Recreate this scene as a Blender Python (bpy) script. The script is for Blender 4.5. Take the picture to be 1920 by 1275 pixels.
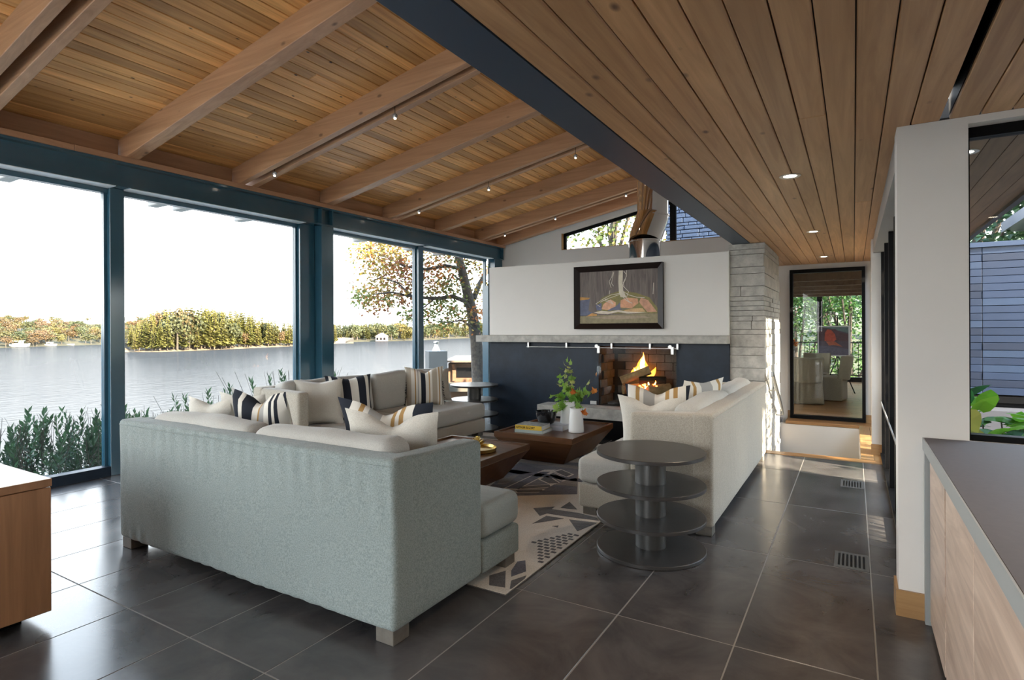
import bpy, bmesh, math, random
from mathutils import Vector, Matrix, noise

for o in list(bpy.data.objects):
    bpy.data.objects.remove(o)
scene = bpy.context.scene
C = scene.collection
R_ = random.Random(7)
PI = math.pi

# ---------------------------------------------------------------- camera
FPX, YAW, ROLL, U0, V0, EYE = 1074.0, math.radians(30.82), math.radians(-0.25), 960.0, 617.0, 1.45
FWD = Vector((-math.sin(YAW), math.cos(YAW), 0))
_r0, _u0 = Vector((math.cos(YAW), math.sin(YAW), 0)), Vector((0, 0, 1))
RGT = math.cos(ROLL) * _r0 + math.sin(ROLL) * _u0
UPV = -math.sin(ROLL) * _r0 + math.cos(ROLL) * _u0
cd = bpy.data.cameras.new('camera')
cam = bpy.data.objects.new('camera', cd)
C.objects.link(cam)
cd.sensor_fit = 'HORIZONTAL'
cd.sensor_width = 36
cd.lens = 36 * FPX / 1920
cd.shift_y = -(637.5 - V0) / 1920
cd.clip_end = 5000
m = Matrix.Identity(4)
for i in range(3):
    m[i][0], m[i][1], m[i][2] = RGT[i], UPV[i], -FWD[i]
m.translation = (0, 0, EYE)
cam.matrix_world = m
scene.camera = cam

# ---------------------------------------------------------------- world, sun, exposure
w = bpy.data.worlds.new('sky')
scene.world = w
w.use_nodes = True
nt = w.node_tree
nt.nodes.clear()
wo = nt.nodes.new('ShaderNodeOutputWorld')
bg = nt.nodes.new('ShaderNodeBackground')
tc = nt.nodes.new('ShaderNodeTexCoord')
sp = nt.nodes.new('ShaderNodeSeparateXYZ')
rp = nt.nodes.new('ShaderNodeValToRGB')
nt.links.new(tc.outputs['Generated'], sp.inputs[0])
nt.links.new(sp.outputs['Z'], rp.inputs[0])
rp.color_ramp.elements[0].position = 0.0
rp.color_ramp.elements[0].color = (1.0, 0.985, 0.955, 1)
rp.color_ramp.elements[1].position = 0.75
rp.color_ramp.elements[1].color = (0.50, 0.72, 1.0, 1)
e = rp.color_ramp.elements.new(0.22)
e.color = (0.93, 0.97, 1.0, 1)
nt.links.new(rp.outputs[0], bg.inputs[0])
bg.inputs[1].default_value = 1.25
nt.links.new(bg.outputs[0], wo.inputs[0])

sd = bpy.data.lights.new('sun', 'SUN')
sun = bpy.data.objects.new('sun', sd)
C.objects.link(sun)
sd.energy = 6.5
sd.angle = math.radians(0.6)
sd.color = (1.0, 0.86, 0.66)
SUN_EL, SUN_AZ = math.radians(23), math.radians(-14)      # azimuth from +X
sdir = Vector((math.cos(SUN_EL) * math.cos(SUN_AZ), math.cos(SUN_EL) * math.sin(SUN_AZ), math.sin(SUN_EL)))
sun.rotation_euler = sdir.to_track_quat('Z', 'Y').to_euler()
sun.location = (30, -10, 20)

vs = scene.view_settings
vs.view_transform = 'Standard'
vs.look = 'None'
vs.gamma = 1
vs.use_curve_mapping = False
vs.exposure = 2.75

# ---------------------------------------------------------------- helpers
def at(u, v, d):
    """world point seen at pixel u, v of the 1920x1275 photograph, d metres deep"""
    return Vector((0, 0, EYE)) + d * (FWD + (u - U0) / FPX * RGT + (V0 - v) / FPX * UPV)

class MB:
    def __init__(s):
        s.v, s.f, s.c = [], [], []
    def add(s, vs, fs, col=None):
        n = len(s.v)
        s.v += [tuple(p) for p in vs]
        s.f += [tuple(i + n for i in f) for f in fs]
        if col is not None:
            s.c += [col] * len(fs)
        return s
    def box(s, x0, x1, y0, y1, z0, z1):
        return s.add([(x0, y0, z0), (x1, y0, z0), (x1, y1, z0), (x0, y1, z0), (x0, y0, z1), (x1, y0, z1), (x1, y1, z1), (x0, y1, z1)],
                     [(0, 3, 2, 1), (4, 5, 6, 7), (0, 1, 5, 4), (1, 2, 6, 5), (2, 3, 7, 6), (3, 0, 4, 7)])
    def prism(s, poly, a0, a1, axis='z'):
        """extrude polygon: axis z -> (x,y); axis y -> (x,z); axis x -> (y,z)"""
        n = len(poly)
        area = sum(poly[i][0] * poly[(i + 1) % n][1] - poly[(i + 1) % n][0] * poly[i][1] for i in range(n))
        if area < 0:
            poly = poly[::-1]
        def P(p, a):
            return (p[0], p[1], a) if axis == 'z' else ((p[0], a, p[1]) if axis == 'y' else (a, p[0], p[1]))
        vs = [P(p, a0) for p in poly] + [P(p, a1) for p in poly]
        fs = [tuple(range(n))[::-1], tuple(range(n, 2 * n))] + [(i, (i + 1) % n, n + (i + 1) % n, n + i) for i in range(n)]
        if axis == 'y':
            fs = [f[::-1] for f in fs]
        return s.add(vs, fs)
    def tube(s, pts, rad, seg=8, caps=True):
        pts = [Vector(p) for p in pts]
        if not isinstance(rad, (list, tuple)):
            rad = [rad] * len(pts)
        vs, fs = [], []
        up = None
        for i, p in enumerate(pts):
            d = (pts[min(i + 1, len(pts) - 1)] - pts[max(i - 1, 0)]).normalized()
            if up is None:
                up = Vector((0, 0, 1)) if abs(d.z) < .9 else Vector((1, 0, 0))
            a = d.cross(up).normalized()
            b = d.cross(a).normalized()
            up = -b if b.dot(up) < 0 else b
            for k in range(seg):
                t = 2 * PI * k / seg
                vs.append(p + rad[i] * (math.cos(t) * a + math.sin(t) * b))
        for i in range(len(pts) - 1):
            for k in range(seg):
                k2 = (k + 1) % seg
                fs.append((i * seg + k, i * seg + k2, (i + 1) * seg + k2, (i + 1) * seg + k))
        if caps:
            fs.append(tuple(range(seg))[::-1])
            fs.append(tuple((len(pts) - 1) * seg + k for k in range(seg)))
        return s.add(vs, fs)
    def lathe(s, prof, seg=32, c=(0, 0)):
        vs, fs = [], []
        for r, z in prof:
            for k in range(seg):
                t = 2 * PI * k / seg
                vs.append((c[0] + r * math.cos(t), c[1] + r * math.sin(t), z))
        for i in range(len(prof) - 1):
            for k in range(seg):
                k2 = (k + 1) % seg
                fs.append((i * seg + k, i * seg + k2, (i + 1) * seg + k2, (i + 1) * seg + k))
        if prof[0][0] > 1e-6:
            fs.append(tuple(range(seg))[::-1])
        if prof[-1][0] > 1e-6:
            fs.append(tuple((len(prof) - 1) * seg + k for k in range(seg)))
        return s.add(vs, fs)
    def leaf(s, p, d, n, L, W, col=None, fold=.25):
        """diamond leaf from p along d, normal n"""
        d = d.normalized()
        a = d.cross(n)
        if a.length < 1e-4:
            a = d.orthogonal()
        a.normalize()
        n = a.cross(d)
        vs = [p, p + d * L * .5 + a * W * .5 + n * W * fold, p + d * L, p + d * L * .5 - a * W * .5 + n * W * fold]
        return s.add(vs, [(0, 1, 2), (0, 2, 3)], col)
    def mesh(s, name, mats, bevel=0, seg=2, smooth=False, angle=40):
        me = bpy.data.meshes.new(name)
        me.from_pydata(s.v, [], s.f)
        if bevel or smooth:
            bm = bmesh.new()
            bm.from_mesh(me)
            bmesh.ops.remove_doubles(bm, verts=bm.verts, dist=1e-5)
            bmesh.ops.recalc_face_normals(bm, faces=bm.faces)
            if bevel:
                ed = [e for e in bm.edges if len(e.link_faces) == 2 and e.calc_face_angle(0) > .5]
                bmesh.ops.bevel(bm, geom=ed, offset=bevel, segments=seg, profile=.5, affect='EDGES', clamp_overlap=True)
            bm.to_mesh(me)
            bm.free()
            if smooth:
                me.polygons.foreach_set('use_smooth', [True] * len(me.polygons))
                me.set_sharp_from_angle(angle=math.radians(angle))
        elif s.c and len(s.c) == len(s.f):
            ca = me.color_attributes.new('Col', 'FLOAT_COLOR', 'CORNER')
            buf = []
            for f, c in zip(s.f, s.c):
                buf += [c[0], c[1], c[2], 1.0] * len(f)
            ca.data.foreach_set('color', buf)
        for mt in (mats if isinstance(mats, (list, tuple)) else [mats]):
            me.materials.append(mt)
        return me
    def build(s, name, mat, parent=None, loc=(0, 0, 0), rot=(0, 0, 0), **k):
        return put(name, s.mesh(name, mat, **k), parent, loc, rot)

def put(name, me, parent=None, loc=(0, 0, 0), rot=(0, 0, 0), scale=None):
    o = bpy.data.objects.new(name, me)
    C.objects.link(o)
    o.location, o.rotation_euler = loc, rot
    if scale:
        o.scale = scale if isinstance(scale, (list, tuple)) else (scale,) * 3
    if parent:
        o.parent = parent
    return o

def tag(o, label, cat, group=None, kind=None):
    o['label'], o['category'] = label, cat
    if group:
        o['group'] = group
    if kind:
        o['kind'] = kind
    return o

def thing(name, label, cat, loc=(0, 0, 0), rz=0, group=None, kind=None):
    o = bpy.data.objects.new(name, None)
    C.objects.link(o)
    o.empty_display_size = .1
    o.location, o.rotation_euler = loc, (0, 0, rz)
    return tag(o, label, cat, group, kind)

def struct(name, label, cat):
    return thing(name, label, cat, kind='structure')

def copy_tree(o, loc, rz=None, label=None, scale=None):
    c = o.copy()
    C.objects.link(c)
    c.location = loc
    if rz is not None:
        c.rotation_euler = (0, 0, rz)
    if scale:
        c.scale = (scale,) * 3
    if label:
        c['label'] = label
    for ch in list(o.children):
        k = ch.copy()
        C.objects.link(k)
        k.parent = c
        for g in list(ch.children):
            q = g.copy()
            C.objects.link(q)
            q.parent = k
    return c

def soft(w, d, h, r, n=(8, 8, 6), disp=None, crown=0.0):
    """rounded box centred in x, y with its base at z = 0"""
    def axis(L, k):
        half = L / 2
        a = [-half, -half + r * .12, -half + r * .35, -half + r * .65, -half + r]
        b = [-half + r + (L - 2 * r) * i / k for i in range(1, k)]
        return a + b + [-x for x in a[::-1]]
    ax = [axis(w, n[0]), axis(d, n[1]), axis(h, n[2])]
    H = (w / 2, d / 2, h / 2)
    mb, key = MB(), {}
    def vid(p):
        k = tuple(round(c, 5) for c in p)
        if k in key:
            return key[k]
        inner = [max(-H[i] + r, min(H[i] - r, p[i])) for i in range(3)]
        de = Vector([p[i] - inner[i] for i in range(3)])
        q = Vector(inner) + (de.normalized() * r if de.length > 1e-7 else de)
        if crown and q.z > 0:
            q.z += crown * (1 - (p[0] / H[0]) ** 2) * (1 - (p[1] / H[1]) ** 2) * (q.z / H[2])
        q.z += H[2]
        if disp:
            q = disp(q)
        key[k] = len(mb.v)
        mb.v.append(tuple(q))
        return key[k]
    for a in range(3):
        b, c = (a + 1) % 3, (a + 2) % 3
        for s in (-1, 1):
            for i in range(len(ax[b]) - 1):
                for j in range(len(ax[c]) - 1):
                    q = []
                    for (ii, jj) in ((i, j), (i + 1, j), (i + 1, j + 1), (i, j + 1)):
                        p = [0, 0, 0]
                        p[a], p[b], p[c] = s * H[a], ax[b][ii], ax[c][jj]
                        q.append(vid(p))
                    mb.f.append(tuple(q if s > 0 else q[::-1]))
    return mb

def pillow(wd, ht, th, chop=0.0, n=14, seed=0):
    """throw pillow standing on z = 0, thickness along y"""
    mb = MB()
    idx = {}
    rr = random.Random(seed)
    ph = rr.random() * 6
    for s in (1, -1):
        for i in range(n + 1):
            for j in range(n + 1):
                x, z = -1 + 2 * i / n, -1 + 2 * j / n
                edge = i in (0, n) or j in (0, n)
                if s < 0 and edge:
                    idx[(s, i, j)] = idx[(1, i, j)]
                    continue
                X = x * (1 - .10 * (1 - z * z) * abs(x))
                Z = z * (1 - .10 * (1 - x * x) * abs(z))
                t = ((1 - x * x) * (1 - z * z)) ** .42
                if chop:
                    g = math.exp(-(x / .34) ** 2) * max(0, (z + .3) / 1.3) ** 1.6
                    Z -= chop * g
                    t *= 1 - .35 * g
                t *= 1 + .06 * math.sin(3 * x + ph) * math.cos(2.3 * z + ph)
                idx[(s, i, j)] = len(mb.v)
                mb.v.append((X * wd / 2, s * t * th / 2, (Z + 1) * ht / 2))
    for s in (1, -1):
        for i in range(n):
            for j in range(n):
                q = (idx[(s, i, j)], idx[(s, i + 1, j)], idx[(s, i + 1, j + 1)], idx[(s, i, j + 1)])
                mb.f.append(q[::-1] if s > 0 else q)
    return mb

# ---------------------------------------------------------------- materials
MATS = {}
def newmat(name):
    mt = bpy.data.materials.new(name)
    mt.use_nodes = True
    n = mt.node_tree.nodes
    return mt, n, mt.node_tree.links, n['Principled BSDF']

def plain(name, col, rough=.5, metal=0.0, var=0.0, scale=6, bump=0.0, bscale=60, spec=None, coat=0):
    mt, n, l, b = newmat(name)
    b.inputs['Base Color'].default_value = (*col, 1)
    b.inputs['Roughness'].default_value = rough
    b.inputs['Metallic'].default_value = metal
    if spec is not None:
        b.inputs['Specular IOR Level'].default_value = spec
    if coat:
        b.inputs['Coat Weight'].default_value = coat
    t = n.new('ShaderNodeTexCoord')
    if var:
        nz = n.new('ShaderNodeTexNoise')
        nz.inputs['Scale'].default_value = scale
        nz.inputs['Detail'].default_value = 6
        nz.inputs['Roughness'].default_value = .65
        l.new(t.outputs['Object'], nz.inputs['Vector'])
        r = n.new('ShaderNodeValToRGB')
        r.color_ramp.elements[0].position, r.color_ramp.elements[1].position = .3, .7
        r.color_ramp.elements[0].color = (*[c * (1 - var) for c in col], 1)
        r.color_ramp.elements[1].color = (*[min(1, c * (1 + var)) for c in col], 1)
        l.new(nz.outputs['Fac'], r.inputs[0])
        l.new(r.outputs[0], b.inputs['Base Color'])
    if bump:
        nb = n.new('ShaderNodeTexNoise')
        nb.inputs['Scale'].default_value = bscale
        nb.inputs['Detail'].default_value = 4
        l.new(t.outputs['Object'], nb.inputs['Vector'])
        bp = n.new('ShaderNodeBump')
        bp.inputs['Strength'].default_value = bump
        bp.inputs['Distance'].default_value = .01
        l.new(nb.outputs['Fac'], bp.inputs['Height'])
        l.new(bp.outputs[0], b.inputs['Normal'])
    MATS[name] = mt
    return mt

def wood(name, c1, c2, axis=0, rough=.5, across=14.0, along=1.2, vary=.35, knots=0.0, knotcol=(.05, .025, .012), bump=.1, rot=(0, 0, 0)):
    """grain along the local axis; each board differs by its own random number"""
    mt, n, l, b = newmat(name)
    b.inputs['Roughness'].default_value = rough
    t = n.new('ShaderNodeTexCoord')
    oi = n.new('ShaderNodeObjectInfo')
    off = n.new('ShaderNodeVectorMath')
    off.operation = 'SCALE'
    off.inputs[0].default_value = (13.1, 17.7, 9.3)
    l.new(oi.outputs['Random'], off.inputs['Scale'])
    ad = n.new('ShaderNodeVectorMath')
    l.new(t.outputs['Object'], ad.inputs[0])
    l.new(off.outputs[0], ad.inputs[1])
    mp = n.new('ShaderNodeMapping')
    sc = [across] * 3
    sc[axis] = along
    mp.inputs['Scale'].default_value = sc
    mp.inputs['Rotation'].default_value = rot
    if any(rot):
        mp.vector_type = 'TEXTURE'
        mp.inputs['Scale'].default_value = [1 / q for q in sc]
    l.new(ad.outputs[0], mp.inputs['Vector'])
    nz = n.new('ShaderNodeTexNoise')
    nz.inputs['Scale'].default_value = 1
    nz.inputs['Detail'].default_value = 7
    nz.inputs['Roughness'].default_value = .6
    nz.inputs['Distortion'].default_value = 1.2
    l.new(mp.outputs[0], nz.inputs['Vector'])
    r = n.new('ShaderNodeValToRGB')
    r.color_ramp.elements[0].position, r.color_ramp.elements[1].position = .32, .70
    r.color_ramp.elements[0].color, r.color_ramp.elements[1].color = (*c2, 1), (*c1, 1)
    l.new(nz.outputs['Fac'], r.inputs[0])
    # value shift per board
    mr = n.new('ShaderNodeMapRange')
    mr.inputs['To Min'].default_value, mr.inputs['To Max'].default_value = 1 - vary, 1 + vary
    l.new(oi.outputs['Random'], mr.inputs[0])
    hs = n.new('ShaderNodeHueSaturation')
    l.new(mr.outputs[0], hs.inputs['Value'])
    l.new(r.outputs[0], hs.inputs['Color'])
    out = hs.outputs[0]
    if knots:
        mk = n.new('ShaderNodeMapping')
        ks = [knots] * 3
        ks[axis] = knots * .55
        mk.inputs['Scale'].default_value = ks
        l.new(ad.outputs[0], mk.inputs['Vector'])
        vo = n.new('ShaderNodeTexVoronoi')
        vo.inputs['Scale'].default_value = 1
        l.new(mk.outputs[0], vo.inputs['Vector'])
        kr = n.new('ShaderNodeValToRGB')
        kr.color_ramp.elements[0].position, kr.color_ramp.elements[1].position = .04, .10
        l.new(vo.outputs['Distance'], kr.inputs[0])
        mx = n.new('ShaderNodeMix')
        mx.data_type = 'RGBA'
        l.new(kr.outputs[0], mx.inputs['Factor'])
        mx.inputs['A'].default_value = (*knotcol, 1)
        l.new(out, mx.inputs['B'])
        out = mx.outputs['Result']
    l.new(out, b.inputs['Base Color'])
    if bump:
        bp = n.new('ShaderNodeBump')
        bp.inputs['Strength'].default_value = bump
        bp.inputs['Distance'].default_value = .004
        l.new(nz.outputs['Fac'], bp.inputs['Height'])
        l.new(bp.outputs[0], b.inputs['Normal'])
    MATS[name] = mt
    return mt

def fabric(name, c1, c2, scale=260, bump=.35):
    mt, n, l, b = newmat(name)
    b.inputs['Roughness'].default_value = .95
    b.inputs['Specular IOR Level'].default_value = .15
    b.inputs['Sheen Weight'].default_value = .15
    t = n.new('ShaderNodeTexCoord')
    nz = n.new('ShaderNodeTexNoise')
    nz.inputs['Scale'].default_value = scale
    nz.inputs['Detail'].default_value = 3
    l.new(t.outputs['Object'], nz.inputs['Vector'])
    r = n.new('ShaderNodeValToRGB')
    r.color_ramp.elements[0].position, r.color_ramp.elements[1].position = .36, .62
    r.color_ramp.elements[0].color, r.color_ramp.elements[1].color = (*c2, 1), (*c1, 1)
    l.new(nz.outputs['Fac'], r.inputs[0])
    l.new(r.outputs[0], b.inputs['Base Color'])
    n2 = n.new('ShaderNodeTexNoise')
    n2.inputs['Scale'].default_value = 9
    n2.inputs['Detail'].default_value = 3
    l.new(t.outputs['Object'], n2.inputs['Vector'])
    ma = n.new('ShaderNodeMath')
    ma.operation = 'MULTIPLY_ADD'
    ma.inputs[1].default_value = .06
    l.new(nz.outputs['Fac'], ma.inputs[0])
    l.new(n2.outputs['Fac'], ma.inputs[2])
    bp = n.new('ShaderNodeBump')
    bp.inputs['Strength'].default_value = bump
    bp.inputs['Distance'].default_value = .02
    l.new(ma.outputs[0], bp.inputs['Height'])
    l.new(bp.outputs[0], b.inputs['Normal'])
    MATS[name] = mt
    return mt

def striped(name, width, stops):
    """woven stripes across the local x axis; stops = [(share of the width, colour), ...]"""
    mt, n, l, b = newmat(name)
    b.inputs['Roughness'].default_value = .95
    b.inputs['Specular IOR Level'].default_value = .15
    t = n.new('ShaderNodeTexCoord')
    s = n.new('ShaderNodeSeparateXYZ')
    l.new(t.outputs['Object'], s.inputs[0])
    mr = n.new('ShaderNodeMapRange')
    mr.inputs['From Min'].default_value, mr.inputs['From Max'].default_value = -width / 2, width / 2
    l.new(s.outputs['X'], mr.inputs[0])
    r = n.new('ShaderNodeValToRGB')
    r.color_ramp.interpolation = 'CONSTANT'
    el = r.color_ramp.elements
    el[0].position, el[0].color = 0, (*stops[0][1], 1)
    el.remove(el[1])
    acc = stops[0][0]
    tot = sum(x[0] for x in stops)
    for sh, co in stops[1:]:
        e = el.new(acc / tot)
        e.color = (*co, 1)
        acc += sh
    l.new(mr.outputs[0], r.inputs[0])
    l.new(r.outputs[0], b.inputs['Base Color'])
    nz = n.new('ShaderNodeTexNoise')
    nz.inputs['Scale'].default_value = 240
    l.new(t.outputs['Object'], nz.inputs['Vector'])
    bp = n.new('ShaderNodeBump')
    bp.inputs['Strength'].default_value = .25
    bp.inputs['Distance'].default_value = .004
    l.new(nz.outputs['Fac'], bp.inputs['Height'])
    l.new(bp.outputs[0], b.inputs['Normal'])
    MATS[name] = mt
    return mt

def glass(name, tint=(.96, .97, .97), f0=.016):
    mt = bpy.data.materials.new(name)
    mt.use_nodes = True
    n, l = mt.node_tree.nodes, mt.node_tree.links
    n.clear()
    o = n.new('ShaderNodeOutputMaterial')
    mx = n.new('ShaderNodeMixShader')
    tr = n.new('ShaderNodeBsdfTransparent')
    tr.inputs[0].default_value = (*tint, 1)
    gl = n.new('ShaderNodeBsdfGlossy')
    gl.inputs['Roughness'].default_value = .0
    ge = n.new('ShaderNodeNewGeometry')
    dt = n.new('ShaderNodeVectorMath')
    dt.operation = 'DOT_PRODUCT'
    l.new(ge.outputs['Normal'], dt.inputs[0])
    l.new(ge.outputs['Incoming'], dt.inputs[1])
    prev = dt.outputs['Value']
    for op, val, flip in (('ABSOLUTE', 0, 0), ('SUBTRACT', 1.0, 1), ('POWER', 5.0, 0), ('MULTIPLY', 1 - f0, 0), ('ADD', f0, 0)):
        q = n.new('ShaderNodeMath')
        q.operation = op
        if flip:
            q.inputs[0].default_value = val
            l.new(prev, q.inputs[1])
        else:
            l.new(prev, q.inputs[0])
            q.inputs[1].default_value = val
        prev = q.outputs[0]
    l.new(prev, mx.inputs[0])
    l.new(tr.outputs[0], mx.inputs[1])
    l.new(gl.outputs[0], mx.inputs[2])
    l.new(mx.outputs[0], o.inputs[0])
    MATS[name] = mt
    return mt

def leafmat(name, transl=.35, attr=True, col=(.1, .2, .05), rough=.55):
    mt = bpy.data.materials.new(name)
    mt.use_nodes = True
    n, l = mt.node_tree.nodes, mt.node_tree.links
    n.clear()
    o = n.new('ShaderNodeOutputMaterial')
    mx = n.new('ShaderNodeMixShader')
    mx.inputs[0].default_value = transl
    d = n.new('ShaderNodeBsdfPrincipled')
    d.inputs['Roughness'].default_value = rough
    d.inputs['Specular IOR Level'].default_value = .25
    t = n.new('ShaderNodeBsdfTranslucent')
    oi = n.new('ShaderNodeObjectInfo')
    mr = n.new('ShaderNodeMapRange')
    mr.inputs['To Min'].default_value, mr.inputs['To Max'].default_value = .75, 1.25
    l.new(oi.outputs['Random'], mr.inputs[0])
    hs = n.new('ShaderNodeHueSaturation')
    l.new(mr.outputs[0], hs.inputs['Value'])
    hh = n.new('ShaderNodeMapRange')
    hh.inputs['To Min'].default_value, hh.inputs['To Max'].default_value = .515, .485
    l.new(oi.outputs['Random'], hh.inputs[0])
    l.new(hh.outputs[0], hs.inputs['Hue'])
    if attr:
        a = n.new('ShaderNodeAttribute')
        a.attribute_name = 'Col'
        l.new(a.outputs['Color'], hs.inputs['Color'])
    else:
        hs.inputs['Color'].default_value = (*col, 1)
    l.new(hs.outputs[0], d.inputs['Base Color'])
    l.new(hs.outputs[0], t.inputs[0])
    l.new(d.outputs[0], mx.inputs[1])
    l.new(t.outputs[0], mx.inputs[2])
    l.new(mx.outputs[0], o.inputs[0])
    MATS[name] = mt
    return mt

def emit(name, col, strength):
    mt = bpy.data.materials.new(name)
    mt.use_nodes = True
    n, l = mt.node_tree.nodes, mt.node_tree.links
    n.clear()
    o = n.new('ShaderNodeOutputMaterial')
    e = n.new('ShaderNodeEmission')
    e.inputs[0].default_value, e.inputs[1].default_value = (*col, 1), strength
    l.new(e.outputs[0], o.inputs[0])
    MATS[name] = mt
    return mt

steel = plain('blue_grey_steel', (.026, .084, .124), .16, 0, .06, 3, spec=.8)
beamgrey = plain('dark_grey_steel', (.036, .060, .100), .45)
blackm = plain('black_metal', (.003, .003, .0035), .5, spec=.15)
white = plain('white_plaster', (.66, .635, .60), .7, 0, .02, 2)
greyhead = plain('grey_metal_header', (.32, .31, .30), .5)
concrete = plain('board_formed_concrete', (.40, .385, .35), .8, 0, .28, 9, .5, 40)
darksteel = plain('blackened_steel', (.008, .016, .029), .42, 0, .35, 5, spec=.25)
chrome = plain('polished_chrome', (.75, .73, .70), .06, 1)
brushed = plain('brushed_steel', (.42, .42, .41), .3, 1)
deckwood = wood('knotty_decking', (.84, .445, .155), (.52, .23, .065), 1, .55, 18, .8, .26, 8.5)
rafterwood = wood('fir_rafter', (.54, .30, .165), (.385, .20, .10), 0, .5, 16, .7, .08, 4.5, (.20, .10, .05))
soffwood = wood('fir_soffit', (.66, .385, .185), (.45, .24, .105), 1, .45, 17, .8, .17, 5.0, (.16, .08, .04))
platewood = wood('fir_plate', (.46, .26, .15), (.34, .175, .095), 1, .5, 12, .8, .05)
oak = wood('oak_trim', (.42, .25, .11), (.31, .17, .07), 0, .35, 16, 1.0, .12)
oakfl = wood('oak_floor', (.34, .18, .070), (.21, .10, .036), 0, .3, 16, 1.0, .25)
walnut = wood('walnut', (.135, .055, .018), (.060, .022, .008), 0, .3, 12, 1.4, .05)
credwood = wood('credenza_wood', (.46, .225, .105), (.30, .135, .058), 2, .4, 14, .9, .05)
doorwood = wood('pale_elm_door', (.56, .43, .34), (.33, .235, .18), 1, .4, 15, 1.6, .05)
cedar = wood('cedar', (.20, .10, .055), (.13, .065, .032), 0, .6, 8, 1, .1)
sofafab = fabric('oatmeal_weave', (.46, .415, .345), (.34, .305, .25), 170)
sofagreen = fabric('grey_green_weave', (.285, .322, .308), (.185, .218, .21), 170)  # daylight's teal cast on the near sofa is put into this colour
cushgreen = fabric('grey_green_cushion', (.36, .385, .36), (.28, .305, .285), 260, .3)  # same daylight cast put into the seat colour
cushfab = fabric('oatmeal_cushion', (.50, .485, .445), (.40, .385, .35), 260, .3)
pillfab = fabric('linen_pillow', (.62, .585, .52), (.52, .485, .42), 240, .25)
taupefab = fabric('taupe_pillow', (.47, .425, .365), (.38, .34, .29), 240, .25)
NV, CR, TN, GR, OC = (.022, .025, .034), (.68, .64, .57), (.40, .345, .275), (.36, .345, .32), (.38, .225, .085)
st_multi = striped('cream_tan_stripe', .62, [(5, NV), (4, CR), (2, TN), (4, CR), (2, OC), (3, CR), (9, TN), (4, CR), (2, OC), (6, CR), (8, NV), (4, CR), (2, GR), (3, CR), (2, OC), (6, CR), (8, TN), (5, CR), (5, NV)])
st_bw = striped('black_cream_stripe', .56, [(7, NV), (4, CR), (9, NV), (9, CR), (9, NV), (4, CR), (7, NV), (3, CR), (6, NV)])
st_char = striped('charcoal_ochre_stripe', .62, [(7, NV), (6, CR), (3, OC), (3, CR), (8, GR), (8, CR), (3, OC), (3, CR), (3, OC), (6, CR), (8, NV)])
st_grey = striped('grey_navy_stripe', .60, [(5, GR), (9, NV), (4, CR), (9, NV), (6, CR), (2, OC), (6, GR), (5, CR), (3, NV), (2, CR), (3, NV), (4, CR), (3, NV)])
st_brown = striped('white_rust_stripe', .60, [(12, CR), (4, OC), (8, CR), (16, GR), (8, CR), (4, OC), (10, CR)])
tablemat = plain('dark_bronze', (.060, .056, .054), .33, .2, .15, 5)
tubemat = plain('dark_steel_tube', (.085, .082, .078), .38, .45)
counterm = plain('grey_stone_counter', (.085, .073, .076), .6, 0, .06, 40, spec=.3)
counteredge = plain('grey_edge', (.26, .27, .265), .5)
ceramic = plain('white_ceramic', (.78, .77, .74), .25)
blackcer = plain('black_glaze', (.012, .012, .014), .12)
brass = plain('aged_brass', (.56, .40, .13), .28, 1, .15, 12)
framewood = plain('dark_frame', (.010, .005, .004), .35, spec=.3)
logwood = plain('split_log', (.44, .27, .12), .85, 0, .35, 14, .6, 30)
barkm = plain('tree_bark', (.060, .048, .038), .95, 0, .55, 16, 1.0, 18)
charm = plain('charred_wood', (.02, .015, .012), .9)
glassm = glass('window_glass')
sideglass = glass('fire_glass', (.9, .92, .92))
gravel = plain('ground_cover', (.09, .10, .06), .95, 0, .4, 1.5)
waterm, _n, _l, _b = newmat('lake_water')
_b.inputs['Base Color'].default_value = (.030, .032, .034, 1)
_b.inputs['Roughness'].default_value = .9
_b.inputs['Specular IOR Level'].default_value = 0
_g = _n.new('ShaderNodeBsdfGlossy')
_g.inputs['Roughness'].default_value = .1
_g.inputs['Color'].default_value = (1, .985, .97, 1)
_x = _n.new('ShaderNodeMixShader')
_x.inputs[0].default_value = .098
_l.new(_b.outputs[0], _x.inputs[1])
_l.new(_g.outputs[0], _x.inputs[2])
_l.new(_x.outputs[0], _n['Material Output'].inputs[0])
_t = _n.new('ShaderNodeTexCoord')
_m = _n.new('ShaderNodeMapping')
_m.inputs['Scale'].default_value = (.55, .16, 1)
_m.inputs['Rotation'].default_value = (0, 0, math.radians(35))
_l.new(_t.outputs['Object'], _m.inputs['Vector'])
_z = _n.new('ShaderNodeTexNoise')
_z.inputs['Scale'].default_value = 1.6
_z.inputs['Detail'].default_value = 5
_l.new(_m.outputs[0], _z.inputs['Vector'])
_p = _n.new('ShaderNodeBump')
_p.inputs['Strength'].default_value = .35
_p.inputs['Distance'].default_value = .35
_l.new(_z.outputs['Fac'], _p.inputs['Height'])
_l.new(_p.outputs[0], _b.inputs['Normal'])
_l.new(_p.outputs[0], _g.inputs['Normal'])
leafm = leafmat('leaf')
farleaf = leafmat('far_foliage', .15)
floortile, _n, _l, _b = newmat('slate_porcelain')
_t = _n.new('ShaderNodeTexCoord')
_o = _n.new('ShaderNodeObjectInfo')
_s = _n.new('ShaderNodeVectorMath')
_s.operation = 'SCALE'
_s.inputs[0].default_value = (7.1, 11.3, 3)
_l.new(_o.outputs['Random'], _s.inputs['Scale'])
_a = _n.new('ShaderNodeVectorMath')
_l.new(_t.outputs['Object'], _a.inputs[0])
_l.new(_s.outputs[0], _a.inputs[1])
_z = _n.new('ShaderNodeTexNoise')
_z.inputs['Scale'].default_value = 2.6
_z.inputs['Detail'].default_value = 8
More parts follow.
